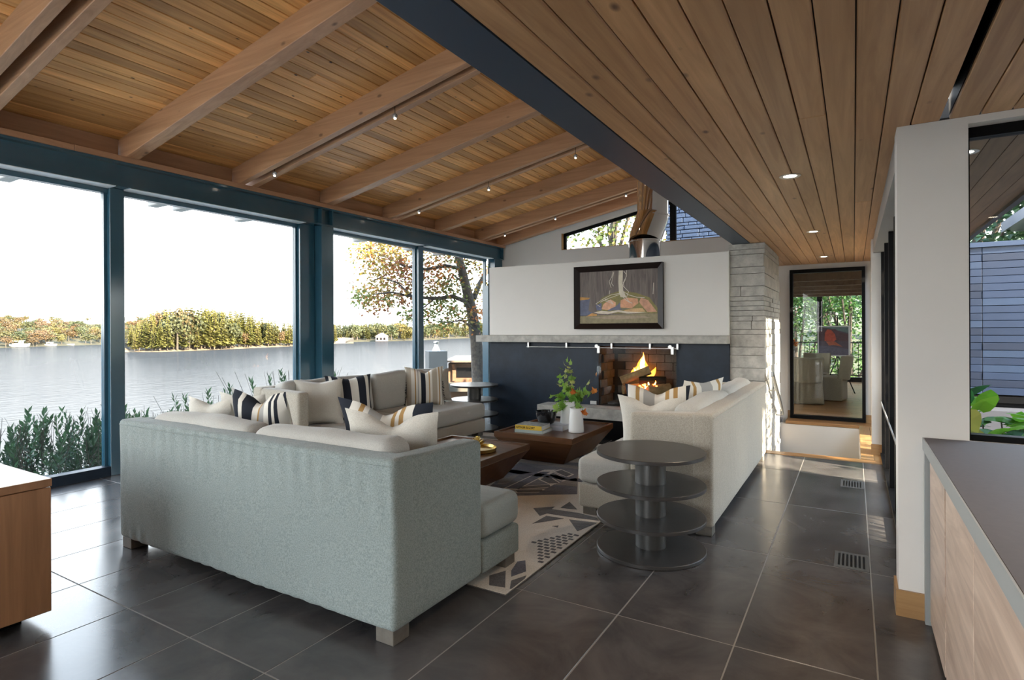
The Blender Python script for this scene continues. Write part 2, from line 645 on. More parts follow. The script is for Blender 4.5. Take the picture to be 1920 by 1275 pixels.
_z.inputs['Roughness'].default_value = .62
_z.inputs['Distortion'].default_value = .6
_l.new(_a.outputs[0], _z.inputs['Vector'])
_r = _n.new('ShaderNodeValToRGB')
_r.color_ramp.elements[0].position, _r.color_ramp.elements[1].position = .3, .72
_r.color_ramp.elements[0].color = (.040, .038, .040, 1)
_r.color_ramp.elements[1].color = (.105, .097, .094, 1)
_l.new(_z.outputs['Fac'], _r.inputs[0])
_l.new(_r.outputs[0], _b.inputs['Base Color'])
_q = _n.new('ShaderNodeMapRange')
_q.inputs['To Min'].default_value, _q.inputs['To Max'].default_value = .13, .30
_l.new(_z.outputs['Fac'], _q.inputs[0])
_l.new(_q.outputs[0], _b.inputs['Roughness'])
grout = plain('pale_grout', (.22, .20, .18), .8)
# ================================================================ SETTING
SOF = 2.46                      # height of the flat timber ceiling
SL = 0.192                      # slope of the big roof
def rz(x):                      # underside of the rafters
    return 3.19 + SL * (x + 6.24)
DK = .215                       # rafter depth
# ---------------------------------------------------------------- floor
floor = struct('floor', 'dark grey stone tile floor running through the living room', 'floor')
fb = MB()
fb.box(-6.55, -1.0, -4.5, 10.25, -.30, -.0012)
fb.box(-1.0, 3.4, -4.5, 7.20, -.30, -.0012)
fb.box(.10, .34, 7.20, 10.25, -.30, -.022)
fb.build('grout_bed', grout, floor)
TX, TY, SX, SY = -.476, 2.762, .5565, 1.222
tmesh = {}
hidden = MB()
for i in range(-11, 8):
    for j in range(-6, 7):
        x0, x1, y0, y1 = TX + i * SX, TX + (i + 1) * SX, TY + j * SY, TY + (j + 1) * SY
        x0, x1, y0 = max(x0, -6.5), min(x1, 3.4), max(y0, -4.5)
        lim = 7.20 if x1 > -1.2 else 10.2
        y1 = min(y1, lim)
        if y1 - y0 < .05 or x1 - x0 < .03:
            continue
        g = .0028
        if y1 < -.2 or x0 > .62 or y0 > 7.3:
            hidden.box(x0 + g, x1 - g, y0 + g, y1 - g, -.015, 0)
            continue
        k = (round(x1 - x0, 3), round(y1 - y0, 3))
        if k not in tmesh:
            a, b = k[0] / 2 - g, k[1] / 2 - g
            tmesh[k] = MB().box(-a, a, -b, b, -.015, 0).mesh('tile', floortile, bevel=.0015, seg=1)
        put('tile', tmesh[k], floor, ((x0 + x1) / 2, (y0 + y1) / 2, 0))
o = hidden.build('tile_field', floortile, floor)
o['kind'] = 'stuff'
# oak boards around the stair opening
def board(name, x0, x1, y0, y1, z0, z1, mat, parent, axis=0, bevel=.002):
    cx, cy = (x0 + x1) / 2, (y0 + y1) / 2
    b = MB().box(x0 - cx, x1 - cx, y0 - cy, y1 - cy, z0, z1)
    return b.build(name, mat, parent, (cx, cy, 0), bevel=bevel, seg=1)
oakY = wood('oak_long', (.42, .25, .11), (.31, .17, .07), 1, .3, 16, 1.0, .12)
board('plank', -.92, .30, 7.205, 7.37, -.04, .004, oakfl, floor)
for k in range(2):
    board('plank', .062 + k * .128, .062 + k * .128 + .125, 7.375, 9.86, -.02, .0, oakY, floor)
board('plank', -.92, .30, 9.865, 10.05, -.04, .004, oakfl, floor)
board('plank', -.92, .30, 10.055, 10.25, -.04, .004, oakfl, floor)

stair = struct('wall_stairwell', 'white walls of the stair opening sunk beside the concrete pillar', 'stairwell')
MB().box(-1.0, .06, 9.87, 10.0, -2.7, -.045).build('wall_panel', white, stair)
MB().box(.06, .10, 7.37, 9.87, -2.7, -.025).build('wall_panel', white, stair)
MB().box(-1.0, .1, 7.2, 10.0, -2.8, -2.7).build('stair_floor', oakfl, stair)
for k in range(9):
    MB().box(-.9, .06, 7.42 + k * .26, 7.72 + k * .26, -.22 - k * .19, -.17 - k * .19).build('stair_tread', oakfl, stair, bevel=.004)

# ---------------------------------------------------------------- big roof: decking, rafters, blocking
ceil = struct('ceiling', 'sloping timber ceiling of knotty planks on exposed rafters', 'ceiling')
ang = -math.atan(SL)
pw = .118
xs = -6.42
rr = random.Random(3)
k = 0
plank_meshes = {}
def plank_mesh(L, w_, t, mat, key):
    kk = (key, round(L, 1))
    if kk not in plank_meshes:
        LL = kk[1]
        plank_meshes[kk] = MB().box(-w_ / 2, w_ / 2, -LL / 2, LL / 2, 0, t).mesh('plank', mat, bevel=.005, seg=1)
    return plank_meshes[kk], kk[1]
while xs < -.95:
    y = -4.5
    cuts = sorted(rr.uniform(-2, 9) for _ in range(2))
    cuts = [c for c in cuts if 1 < c < 9]
    if len(cuts) == 2 and cuts[1] - cuts[0] < 1.2:
        cuts = cuts[:1]
    ends = cuts + [10.24]
    for c in ends:
        L = round(c - y, 1)
        me, LL = plank_mesh(L, pw - .0025, .03, deckwood, 'deck')
        xm = xs + pw / 2 * math.cos(ang)
        put('plank', me, ceil, (xm, y + LL / 2, rz(xm) + DK + rr.uniform(-.0015, .0015)), (0, ang, 0))
        y += LL
    xs += pw * math.cos(ang)
MB().add([(-6.6, -4.6, rz(-6.6) + DK + .045), (-.9, -4.6, rz(-.9) + DK + .045), (-.9, 10.4, rz(-.9) + DK + .045), (-6.6, 10.4, rz(-6.6) + DK + .045),
          (-6.6, -4.6, rz(-6.6) + DK + .3), (-.9, -4.6, rz(-.9) + DK + .3), (-.9, 10.4, rz(-.9) + DK + .3), (-6.6, 10.4, rz(-6.6) + DK + .3)],
         [(0, 3, 2, 1), (4, 5, 6, 7), (0, 1, 5, 4), (1, 2, 6, 5), (2, 3, 7, 6), (3, 0, 4, 7)]).build('roof_slab', blackm, ceil)
def rafter(y0, y1):
    wv = y1 - y0
    me = MB().prism([(-6.45, rz(-6.45)), (-.95, rz(-.95)), (-.95, rz(-.95) + DK + .005), (-6.45, rz(-6.45) + DK + .005)], -wv / 2, wv / 2, 'y')
    me.build('rafter', rafterwood, ceil, (0, (y0 + y1) / 2, 0), bevel=.004, seg=1)
RY = []
for n_ in range(-3, 4):
    yc = 3.005 + n_ * 2.54
    if yc > 10:
        continue
    RY.append((yc - .065, yc + .065))
for n_ in range(-3, 4):
    yc = 4.285 + n_ * 2.54
    if yc < 10:
        RY += [(yc - .115, yc - .035), (yc + .05, yc + .13)]
RY.append((10.05, 10.2))
for a, b in RY:
    if b > -4.4:
        rafter(a, b)
srt = sorted(RY)
prev = -4.5
for a, b in srt:
    if a - prev > .3:
        MB().prism([(prev + .01, 3.19), (a - .01, 3.19), (a - .01, rz(-6.36) + DK - .005), (prev + .01, rz(-6.36) + DK - .005)], -6.42, -6.36, 'x').build('blocking', platewood, ceil)
    prev = max(prev, b)
for a, b in ((-4.5, -1.2), (-1.195, 2.5), (2.505, 7.6), (7.605, 10.2)):
    MB().box(-6.45, -6.235, a, b, 3.135, 3.19).build('wall_plate', platewood, ceil, bevel=.003, seg=1)

# ---------------------------------------------------------------- steel frame along the lake windows
wb = struct('steel_beam', 'blue-grey steel I-beam above the lake windows', 'beam')
MB().box(-6.45, -6.25, -4.5, 10.15, 2.885, 2.908).build('flange', steel, wb)
MB().box(-6.45, -6.25, -4.5, 10.15, 3.112, 3.135).build('flange', steel, wb)
MB().box(-6.345, -6.325, -4.5, 10.15, 2.908, 3.112).build('web', steel, wb)
for y in (-4.0, .6, 5.405, 5.595):
    MB().box(-6.325, -6.252, y, y + .015, 2.908, 3.112).build('stiffener', steel, wb)
MB().box(-6.45, -6.252, 10.135, 10.15, 2.908, 3.112).build('stiffener', steel, wb)
cl = struct('steel_column', 'blue-grey steel column carrying the beam between two lake windows', 'column')
MB().box(-6.44, -6.25, 5.40, 5.61, 0, 2.885).build('shaft', steel, cl, bevel=.004)
MB().box(-6.46, -6.20, 5.36, 5.65, 0, .015).build('base_plate', steel, cl)
cl2 = struct('steel_column', 'blue-grey steel column at the gable end of the lake windows', 'column')
MB().box(-6.44, -6.27, 9.84, 10.13, 0, 2.885).build('shaft', steel, cl2, bevel=.004)
cl3 = struct('steel_post', 'shorter teal steel post beside the fireplace wall', 'post')
MB().box(-6.40, -6.26, 9.57, 9.66, 0, 2.32).build('shaft', steel, cl3, bevel=.003)
cuts = [-4.3, -1.75, .55, 2.925, 5.25, 7.655, 9.84]
wlabel = ['lake window behind the camera', 'lake window behind the camera at mid room', 'lake window at the left edge looking at the far shore', 'lake window framing the wooded island',
          'lake window between the double column and slim mullion', 'lake window beside the fireplace with the leaning maple outside']
for n_ in range(6):
    y0, y1 = cuts[n_], cuts[n_ + 1]
    wn = struct('window_%d' % (n_ + 1), 'tall blue-framed ' + wlabel[n_], 'window')
    a, b = y0 + .065, y1 - .065
    if n_ == 3:
        b = 5.15
    if n_ == 4:
        a = 5.62
    MB().box(-6.50, -6.38, a, b, 0, .095).build('sill', darksteel, wn)  # same steel as the frame, its shade put in by a darker colour
    MB().box(-6.50, -6.42, a, b, 2.83, 2.885).build('head', steel, wn)
    MB().box(-6.50, -6.44, a, a + .03, .095, 2.83).build('jamb', steel, wn)
    MB().box(-6.50, -6.44, b - .03, b, .095, 2.83).build('jamb', steel, wn)
    MB().box(-6.42, -6.256, a, b, 2.879, 2.8845).build('head_strip', MATS.get('pale_strip') or plain('pale_strip', (.80, .82, .84), .35), wn)  # pale strip painted in place of the bright reflection under the beam
    MB().box(-6.474, -6.466, a + .03, b - .03, .095, 2.83).build('pane', glassm, wn)
    if n_ < 5 and n_ != 3:
        MB().box(-6.50, -6.38, y1 - .065, y1 + .065, 0, 2.885).build('mullion', steel, wn, bevel=.003, seg=1)
    if n_ == 3:
        MB().box(-6.50, -6.38, 5.15, 5.39, 0, 2.885).build('mullion', steel, wn, bevel=.003, seg=1)
# outriggers and fascia of the eave outside
ev = struct('eave', 'roof overhang with blue outrigger blocks outside the lake windows', 'eave')
MB().box(-7.45, -6.50, -4.5, 10.4, 3.12, 3.19).build('soffit_panel', rafterwood, ev)
for y in (1.35, 2.3, 3.75, 4.05, 4.9, 6.35, 7.1, 8.4, 9.3):
    MB().box(-7.45, -7.1, y, y + .12, 2.975, 3.12).build('outrigger', greyhead, ev, bevel=.01)

# ---------------------------------------------------------------- gable wall
wk = struct('wall_back', 'white gable wall behind the fireplace with clerestory windows', 'wall')
Y0, Y1 = 10.25, 10.40
def wpan(poly, mat=white, parent=wk, name='wall_panel'):
    return MB().prism(poly, Y0, Y1, 'y').build(name, mat, parent)
CS, CT = 3.005, lambda x: 3.335 + .192 * (x + 4.95)     # clerestory sill and sloping head
wpan([(-6.6, -.3), (-.883, -.3), (-.883, 2.378), (-6.6, 2.378)])
wpan([(-6.6, 2.378), (.34, 2.378), (.34, CS), (-6.6, CS)])
wpan([(.152, -.3), (.34, -.3), (.34, 2.378), (.152, 2.378)])
wpan([(-6.6, CS), (-4.95, CS), (-4.95, 3.9), (-6.6, rz(-6.6) + DK)])
wpan([(-4.95, CT(-4.95)), (-.9, CT(-.9)), (-.9, rz(-.9) + .25), (-4.95, rz(-4.95) + .25)])
wpan([(-1.1, CS), (-.9, CS), (-.9, CT(-.9)), (-1.1, CT(-1.1))])
for k, (xa, xb) in enumerate(((-4.95, -2.78), (-2.78, -1.1))):
    wn = struct('window_%d' % (7 + k), ('sloped clerestory window with tree branches left of the flue', 'sloped clerestory window facing blue stonework right of the flue')[k], 'window')
    f = .035
    MB().prism([(xa, CS), (xb, CS), (xb, CS + .012), (xa, CS + .012)], 10.235, 10.36, 'y').build('sill_board', oak, wn)
    MB().prism([(xa + f, CS + .012), (xb - f, CS + .012), (xb - f, CT(xb) - f), (xa + f, CT(xa) - f)], 10.33, 10.338, 'y').build('pane', glassm, wn)
    MB().prism([(xa, CT(xa) - .06), (xb, CT(xb) - .06), (xb, CT(xb)), (xa, CT(xa))], 10.31, 10.36, 'y').build('frame_head', blackm, wn)
    MB().box(xa, xa + .055, 10.31, 10.36, CS + .012, CT(xa)).build('frame_jamb', blackm, wn)
    MB().box(xb - .055, xb, 10.31, 10.36, CS + .012, CT(xb) - .02).build('frame_jamb', blackm, wn)
MB().box(-4.96, -4.945, 10.235, 10.33, CS, CT(-4.95)).build('trim_strip', oak, wk)
# window through to the dining room
wd = struct('window_9', 'tall black-framed interior window looking into the dining room', 'window')
a, b = -.883, .152
for x0, x1, z0, z1 in ((a, b, 0, .055), (a, b, 2.32, 2.378), (a, a + .045, .055, 2.32), (b - .045, b, .055, 2.32)):
    MB().box(x0, x1, 10.19, 10.33, z0, z1).build('frame_bar', blackm, wd)
MB().box(a + .045, b - .045, 10.255, 10.263, .055, 2.32).build('pane', glassm, wd)
bb = struct('baseboard_back', 'oak baseboard either side of the dining room window', 'baseboard')
MB().box(-.92, -.885, 10.235, 10.25, 0, .12).build('strip', oak, bb)
MB().box(.155, .32, 10.235, 10.25, 0, .12).build('strip', oak, bb)

# ---------------------------------------------------------------- fireplace wall
fw = struct('wall_fireplace', 'low fireplace wall, white above and blackened steel below the mantel', 'wall')
XL, XR, FY = -4.72, -1.285, 7.25
MB().box(XL, XR, FY, 8.05, 1.36, 2.375).build('upper_panel', white, fw, bevel=.003, seg=1)
OX0, OX1, OZ0, OZ1 = -2.97, -1.92, .42, 1.215
MB().box(XL, OX0, FY + .01, 8.0, 0, 1.26).build('steel_panel', darksteel, fw)
MB().box(OX1, XR, FY + .01, 8.0, 0, 1.26).build('steel_panel', darksteel, fw)
MB().box(OX0, OX1, FY + .01, 8.0, OZ1, 1.26).build('steel_panel', darksteel, fw)
MB().box(OX0, OX1, FY + .15, 8.0, 0, OZ0 - .02).build('steel_panel', blackm, fw)
brickm = plain('firebrick', (.105, .095, .08), .85, 0, .25, 12, .3, 40)
fbx = MB().box(OX0, OX1, 7.80, 7.81, OZ0 - .02, OZ1)
fbx.box(OX0 - .005, OX0 + .002, 7.27, 7.8, OZ0, OZ1)
fbx.box(OX1 - .002, OX1 + .005, 7.27, 7.8, OZ0, OZ1)
fbx.box(OX0, OX1, 7.27, 7.8, OZ0 - .02, OZ0 + .005)
fbx.build('firebox', charm, fw)
bw, bh = .225, .112
brk = MB().box(-bw / 2 + .003, bw / 2 - .003, -.012, .012, -bh / 2 + .003, bh / 2 - .003).mesh('brick', brickm, bevel=.003, seg=1)
brs = MB().box(-.012, .012, -bw / 2 + .003, bw / 2 - .003, -bh / 2 + .003, bh / 2 - .003).mesh('brick', brickm, bevel=.003, seg=1)
for r in range(7):
    z = OZ0 + .06 + r * bh
    for c in range(5):
        x = OX0 + .08 + c * bw + (bw / 2 if r % 2 else 0)
        if OX0 + .1 < x < OX1 - .05:
            put('brick', brk, fw, (x, 7.788, z))
    for c in range(2):
        y = 7.40 + c * bw + (.1 if r % 2 else 0)
        for x in (OX0 + .014, OX1 - .014):
            put('brick', brs, fw, (x, y, z))
mt = struct('mantel', 'long thin concrete mantel slab across the fireplace wall', 'mantel')
MB().box(-4.87, XR, 7.10, 7.40, 1.262, 1.358).build('slab', concrete, mt, bevel=.004)
hb = struct('hearth', 'floating concrete hearth bench under the fire', 'hearth')
MB().box(-3.74, XR, 6.93, 7.258, .275, .415).build('slab', concrete, hb, bevel=.004)
MB().box(-3.5, XR, 7.05, 7.258, 0, .275).build('support', blackm, hb)

# ---------------------------------------------------------------- concrete pillar
pl = struct('pillar', 'board-formed concrete pillar of stacked uneven courses beside the stair', 'pillar')
rr = random.Random(11)
z = -.9
PX0, PX1, PY0, PY1 = -1.288, -.90, 7.30, 8.89
while z < SOF - .01:
    h_ = rr.choice([.055, .06, .065, .075, .08, .10, .12, .15])
    if SOF - z - h_ < .05:
        h_ = SOF - z
    ys = [PY0]
    for c in sorted(rr.uniform(7.55, 8.65) for _ in range(rr.choice([0, 1, 1, 2]))):
        if c - ys[-1] > .25:
            ys.append(c)
    ys.append(PY1)
    for i in range(len(ys) - 1):
        jx, jy = rr.uniform(-.007, .007), rr.uniform(-.006, .006)
        y0, y1 = ys[i] + (.003 if i else jy), ys[i + 1] - .003
        parts = [(PX0 + rr.uniform(-.008, .004), PX1 + jx)]
        if i == 0 and rr.random() < .22:
            c = rr.uniform(PX0 + .1, PX1 - .1)
            parts = [(PX0 + rr.uniform(-.008, .004), c - .003), (c + .003, PX1 + jx)]
        for x0, x1 in parts:
            cx, cy = (x0 + x1) / 2, (y0 + y1) / 2
            MB().box(x0 - cx, x1 - cx, y0 - cy, y1 - cy, 0, h_ - .004).build('block', concrete, pl, (cx, cy, z), bevel=.003, seg=1)
    z += h_
MB().box(PX0 + .02, PX1 - .02, PY0 + .02, PY1 - .02, -.9, SOF).build('core', charm, pl)

# ---------------------------------------------------------------- flat timber soffit and its steel edge beam
sb = struct('steel_edge_beam', 'dark grey steel beam between the sloping roof and flat ceiling', 'beam')
MB().box(-1.255, -1.06, -4.5, 10.25, SOF, SOF + .02).build('flange', beamgrey, sb)
MB().box(-1.17, -1.15, -4.5, 10.25, SOF + .02, SOF + .28).build('web', beamgrey, sb)
MB().box(-1.255, -1.06, -4.5, 10.25, SOF + .28, SOF + .30).build('flange', beamgrey, sb)
MB().box(-1.10, -1.0, -4.5, 10.25, SOF + .3, 4.7).build('wall_above', white, sb)
so = struct('soffit', 'flat ceiling of wide fir boards with recessed lights', 'ceiling')
bp_ = .1187
rr = random.Random(5)
x = -1.058
k = 0
while x < 3.4:
    if k == 12:
        slot0 = x
        x += .034
        k += 1
        continue
    y = -4.5
    yend = 10.25 if x < .15 else 3.48
    cuts_ = [c for c in [rr.uniform(-3, 10)] if 1.0 < c < yend - 1]
    for c in cuts_ + [yend]:
        L = round(c - y, 1)
        if abs(c - yend) < 1e-6:
            L = yend - y
            me = MB().box(-bp_ / 2 + .0026, bp_ / 2 - .0026, -L / 2, L / 2, 0, .02).mesh('plank', soffwood, bevel=.003, seg=1)
        else:
            me, L = plank_mesh(L, bp_ - .0044, .02, soffwood, 'soff')
        put('plank', me, so, (x + bp_ / 2, y + L / 2, SOF))
        y += L
    x += bp_
    k += 1
MB().box(-1.06, slot0, -4.5, 10.25, SOF + .021, SOF + .05).build('backing', blackm, so)
MB().box(slot0 + .034, 3.4, -4.5, 3.48, SOF + .021, SOF + .05).build('backing', blackm, so)
MB().box(slot0 - .01, slot0 + .044, -4.5, 3.48, SOF + .15, SOF + .2).build('slot_recess', blackm, so)
MB().box(slot0 - .01, slot0, -4.5, 3.48, SOF + .05, SOF + .15).build('slot_recess', blackm, so)
MB().box(slot0 + .034, slot0 + .044, -4.5, 3.48, SOF + .05, SOF + .15).build('slot_recess', blackm, so)

# ---------------------------------------------------------------- right side: white wall with picture window, glazed wall beyond
wr = struct('wall_right', 'white wall by the counter with a large picture window', 'wall')
def wy(x0, x1, z0, z1):
    MB().box(x0, x1, 3.48, 3.66, z0, z1).build('wall_panel', white, wr)
wy(.19, .475, 0, SOF)
wy(.475, 3.4, 2.425, SOF)
wy(.475, 3.4, 0, .895)
w10 = struct('window_10', 'black-framed picture window over the counter looking at grey siding', 'window')
for x0, x1, z0, z1 in ((.475, 2.9, .895, .925), (.475, 2.9, 2.375, 2.425), (.475, .49, .925, 2.375), (2.87, 2.9, .925, 2.375)):
    MB().box(x0, x1, 3.555, 3.62, z0, z1).build('frame_bar', blackm, w10)
MB().box(.49, 2.87, 3.585, 3.592, .925, 2.375).build('pane', glassm, w10)
wy(2.9, 3.4, .895, 2.425)
br = struct('baseboard_right', 'oak baseboard at the foot of the white wall corner', 'baseboard')
MB().box(.178, .30, 3.467, 3.48, 0, .13).build('strip', oak, br)
MB().box(.178, .19, 3.481, 3.66, 0, .13).build('strip', oakY, br)
wc = struct('wall_post', 'white wall post between the glazed doors and stair', 'wall')
MB().box(.175, .34, 7.73, 7.95, 0, SOF).build('wall_panel', white, wc)
MB().box(.165, .32, 7.718, 7.73, 0, .12).build('baseboard_strip', oak, wc)
w11 = struct('window_11', 'black steel glazed doors seen edge-on along the hallway', 'window')
MB().box(.195, .34, 3.66, 7.73, 2.30, SOF).build('header', greyhead, w11)
MB().box(.255, .345, 3.66, 7.73, -.02, .03).build('track', blackm, w11)
for k in range(6):
    y = 3.66 + k * .802
    MB().box(.268, .345, y, y + .07, .03, 2.30).build('stile', blackm, w11)
    if k < 5:
        MB().box(.325, .332, y + .07, y + .802, .03, 2.30).build('pane', glassm, w11)
MB().tube([(  .261, 4.0, .61), (.261, 7.70, .61)], .007, 8).build('bar', greyhead, w11)
w12 = struct('window_12', 'glazed panel lighting the stair from the right', 'window')
MB().box(.22, .34, 7.95, 10.25, 2.30, SOF).build('header', greyhead, w12)
for y in (7.95, 9.05, 10.19):
    MB().box(.25, .33, y, y + .06, 0, 2.30).build('stile', blackm, w12)
MB().box(.285, .292, 8.01, 10.19, 0, 2.30).build('pane', glassm, w12)
# room shell behind the camera
wl = struct('wall_kitchen', 'white kitchen side wall outside the view', 'wall')
MB().box(3.4, 3.55, -4.5, 3.66, 0, SOF).build('wall_panel', white, wl)
w13 = struct('window_13', 'glazed end wall behind the camera', 'window')
for k in range(5):
    x = -6.5 + k * 1.34
    MB().box(x, x + .06, -4.6, -4.5, 0, SOF).build('mullion', steel, w13)
MB().box(-6.5, -1.1, -4.56, -4.552, 0, 4.2).build('pane', glassm, w13)
wz = struct('wall_front', 'white wall behind the camera', 'wall')
MB().box(-1.05, 3.4, -4.65, -4.5, 0, SOF).build('wall_panel', white, wz)
# covered walk outside the picture window
se = struct('covered_walk_soffit', 'fir boarded soffit of the covered walk outside the picture window', 'ceiling')
walkwood = wood('weathered_fir', (.20, .125, .07), (.13, .075, .04), 1, .6, 12, 1.1, .17)  # ceiling fir with the walk's shade put into a darker colour
for k in range(7):
    xx = .36 + k * bp_
    put('plank', MB().box(-bp_ / 2 + .002, bp_ / 2 - .002, -2.75, 2.75, 0, .02).mesh('plank', walkwood), se, (xx, 6.45, 2.50))
MB().box(.30, 1.16, 3.66, 9.2, 2.522, 2.62).build('roof_slab', blackm, se)
MB().box(1.13, 1.18, 3.66, 9.2, 2.47, 2.64).build('fascia', plain('bronze_fascia', (.05, .045, .04), .5), se)
# ================================================================ FURNITURE
footm = plain('grey_oak_foot', (.13, .115, .095), .5, 0, .2, 20)
def sofa(label, L, loc, rz_, armL, armR, armD, seatD, cush_w=None, wrinkle=False, H=.855):
    sofafab = sofagreen if wrinkle else MATS['oatmeal_weave']
    s = thing('sofa', label, 'sofa', loc, rz_)
    bt, at_ = .15, .135
    def fold(q):
        if wrinkle:
            k = max(0, min(1, (q.z - .35) / .4)) if q.z > .35 else max(0, (.16 - q.z) / .16)
            q.y += .006 * k * math.sin(q.x * 55 + 2 * noise.noise(Vector((q.x * 6, q.z * 3, 0)))) * (.4 + noise.noise(Vector((q.x * 2.5, q.z * 1.5, 5))))
            q.y += .012 * noise.noise(Vector((q.x * 1.4, q.z * 1.8, 2)))
        q.z += .005 * noise.noise(Vector((q.x * 2, 0, 7)))
        return q
    soft(L, bt, H - .065, .028, (110 if wrinkle else 20, 3, 22 if wrinkle else 8), fold).build('backrest', sofafab, s, (0, bt / 2, .065), smooth=True, angle=80)
    MB().tube([(-L / 2 + .02, .002, H - .03)] + [(-L / 2 + .02 + (L - .04) * i / 20, -.0015, H - .03 + .002 * math.sin(i)) for i in range(21)], .0035, 5).build('piping', sofafab, s, smooth=True)
    xl, xr = -L / 2, L / 2
    for side, on in ((-1, armL), (1, armR)):
        if not on:
            continue
        def slope(q, armD=armD):
            q.z -= .028 * max(0, q.y / armD + .5) * (q.z / H)
            return q
        soft(at_, armD - .01, H - .065, .03, (3, 14, 10), slope).build('arm', sofafab, s, (side * (L / 2 - at_ / 2 - .004), armD / 2 + .012, .065), smooth=True, angle=80)
    xi0, xi1 = xl + (at_ if armL else 0), xr - (at_ if armR else 0)
    # base plinth with front lip running past the arms
    def tpoly(x0, x1, lo, ro, y0, y1, inset=0.0):
        p = [(x0, y0)]
        p += [(x1, y0)]
        if ro:
            p += [(x1, armD + .006), (xr - inset, armD + .006), (xr - inset, y1)]
        else:
            p += [(x1, y1)]
        if lo:
            p += [(xl + inset, y1), (xl + inset, armD + .006), (x0, armD + .006)]
        else:
            p += [(x0, y1)]
        return p
    MB().prism(tpoly(xi0 + .002, xi1 - .002, armL, armR, bt, seatD, .004), .065, .245).build('base', sofafab, s, bevel=.022, seg=4, smooth=True, angle=80)
    xm = (xi0 + xi1) / 2
    for q in (0, 1):
        a, b = (xi0 + .003, xm - .003) if q == 0 else (xm + .003, xi1 - .003)
        mb = MB().prism(tpoly(a, b, armL and q == 0, armR and q == 1, bt + .04, seatD + .012), .25, .45)
        mb.build('seat_cushion', cushgreen if wrinkle else cushfab, s, bevel=.055, seg=5, smooth=True, angle=80)
        w_ = b - a - .01
        def lump(p, q=q):
            p.z += .018 * noise.noise(Vector((p.x * 3, p.y * 3, 3 + q))) * (p.z / .4)
            p.y += .015 * noise.noise(Vector((p.x * 2.2, p.z * 3, 9 + q)))
            return p
        soft(w_, .20, .46, .07, (16, 4, 8), lump, .015).build('back_cushion', cushfab, s, ((a + b) / 2, bt + .115, .435), (math.radians(7), 0, 0), smooth=True, angle=80)
    for fx in (xl + .075, xr - .075):
        for fy in (.07, seatD - .09):
            MB().box(-.055, .055, -.055, .055, 0, .07).build('foot', footm, s, (fx, fy, 0), bevel=.003, seg=1)
    return s

sofa('pale grey-green sofa with its long plain back turned to the viewer', 2.46, (-3.02, 1.95, 0), 0, 1, 1, .72, 1.14, wrinkle=True)
sofa('oatmeal sofa along the lake windows, open at the fireplace end', 2.75, (-5.40, 5.125, 0), -PI / 2, 0, 1, .71, 1.10)
sofa('oatmeal sofa on the right with its back to the hallway', 2.75, (-.835, 5.475, 0), PI / 2, 1, 1, .595, 1.02)

def throw(label, mat, wd, ht, th, loc, deg, lean=14, chop=0.0, seed=0, trim=False):
    me = pillow(wd, ht, th, chop, seed=seed).mesh('throw_pillow', mat, smooth=True, angle=75)
    o = put('throw_pillow', me, None, loc, (math.radians(lean), 0, math.radians(deg)))
    tag(o, label, 'pillow', 'throw pillows on the sofas')
    if trim:
        rr = random.Random(4)
        for sx in (-1, 1):
            t = MB()
            for k in range(16):
                z = .02 + k * ht * .6 / 16
                x = sx * wd / 2 * (1 - .10 * (1 - (2 * z / ht - 1) ** 2))
                t.tube([(x, 0, z), (x + sx * rr.uniform(.01, .03), rr.uniform(-.012, .012), z - rr.uniform(.005, .02))], .004, 4)
            t.build('fringe', blackm, o)['kind'] = 'stuff'
    return o
SEAT = .448
throw('plain oatmeal pillow tucked in the left corner of the near sofa', pillfab, .48, .53, .17, (-3.97, 2.50, SEAT), 2, 10, .10, 1)
throw('second plain oatmeal pillow leaning in the left corner of the near sofa', pillfab, .48, .55, .16, (-3.92, 2.74, SEAT), 6, 12, .06, 2)
throw('grey and navy striped pillow near the left end of the near sofa', st_grey, .58, .62, .18, (-3.42, 2.54, SEAT), 0, 12, .24, 3)
throw('charcoal-ended pillow with ochre stripes at the right of the near sofa', st_char, .70, .60, .17, (-2.42, 2.66, SEAT), 6, 12, .24, 4)
throw('plain linen pillow against the right arm of the near sofa', pillfab, .58, .57, .16, (-2.24, 2.50, SEAT), 14, 12, .26, 5)
throw('plain oatmeal pillow against the near arm of the window sofa', pillfab, .50, .50, .17, (-4.86, 4.16, SEAT - .01), -128, 16, .06, 6)
throw('plain oatmeal pillow half hidden behind the black-striped one', pillfab, .48, .48, .15, (-5.02, 4.38, SEAT), -100, 14, .06, 7)
throw('bold black and cream striped pillow on the window sofa', st_bw, .52, .52, .19, (-4.80, 4.55, SEAT - .01), -118, 14, .10, 8)
throw('tan, cream and ochre striped pillow with dark fringe on the window sofa', st_multi, .52, .53, .17, (-4.86, 5.90, SEAT - .01), -134, 12, .26, 9, True)
throw('plain taupe pillow at the open end of the window sofa', taupefab, .46, .47, .16, (-4.93, 6.24, SEAT), -118, 14, .04, 10)
throw('plain linen pillow leaning on the near arm of the right sofa', pillfab, .50, .50, .17, (-1.36, 4.44, SEAT), 4, 14, .24, 11)
throw('charcoal and cream pillow with ochre bands on the right sofa', st_char, .52, .56, .17, (-1.40, 4.72, SEAT), 12, 12, .22, 12)
throw('white pillow with rust stripes standing on the right sofa', st_brown, .56, .58, .17, (-1.28, 5.28, SEAT), 66, 16, .04, 13)
throw('small beige pillow at the far end of the right sofa', taupefab, .46, .48, .16, (-1.24, 6.05, SEAT), 72, 18, .05, 14)

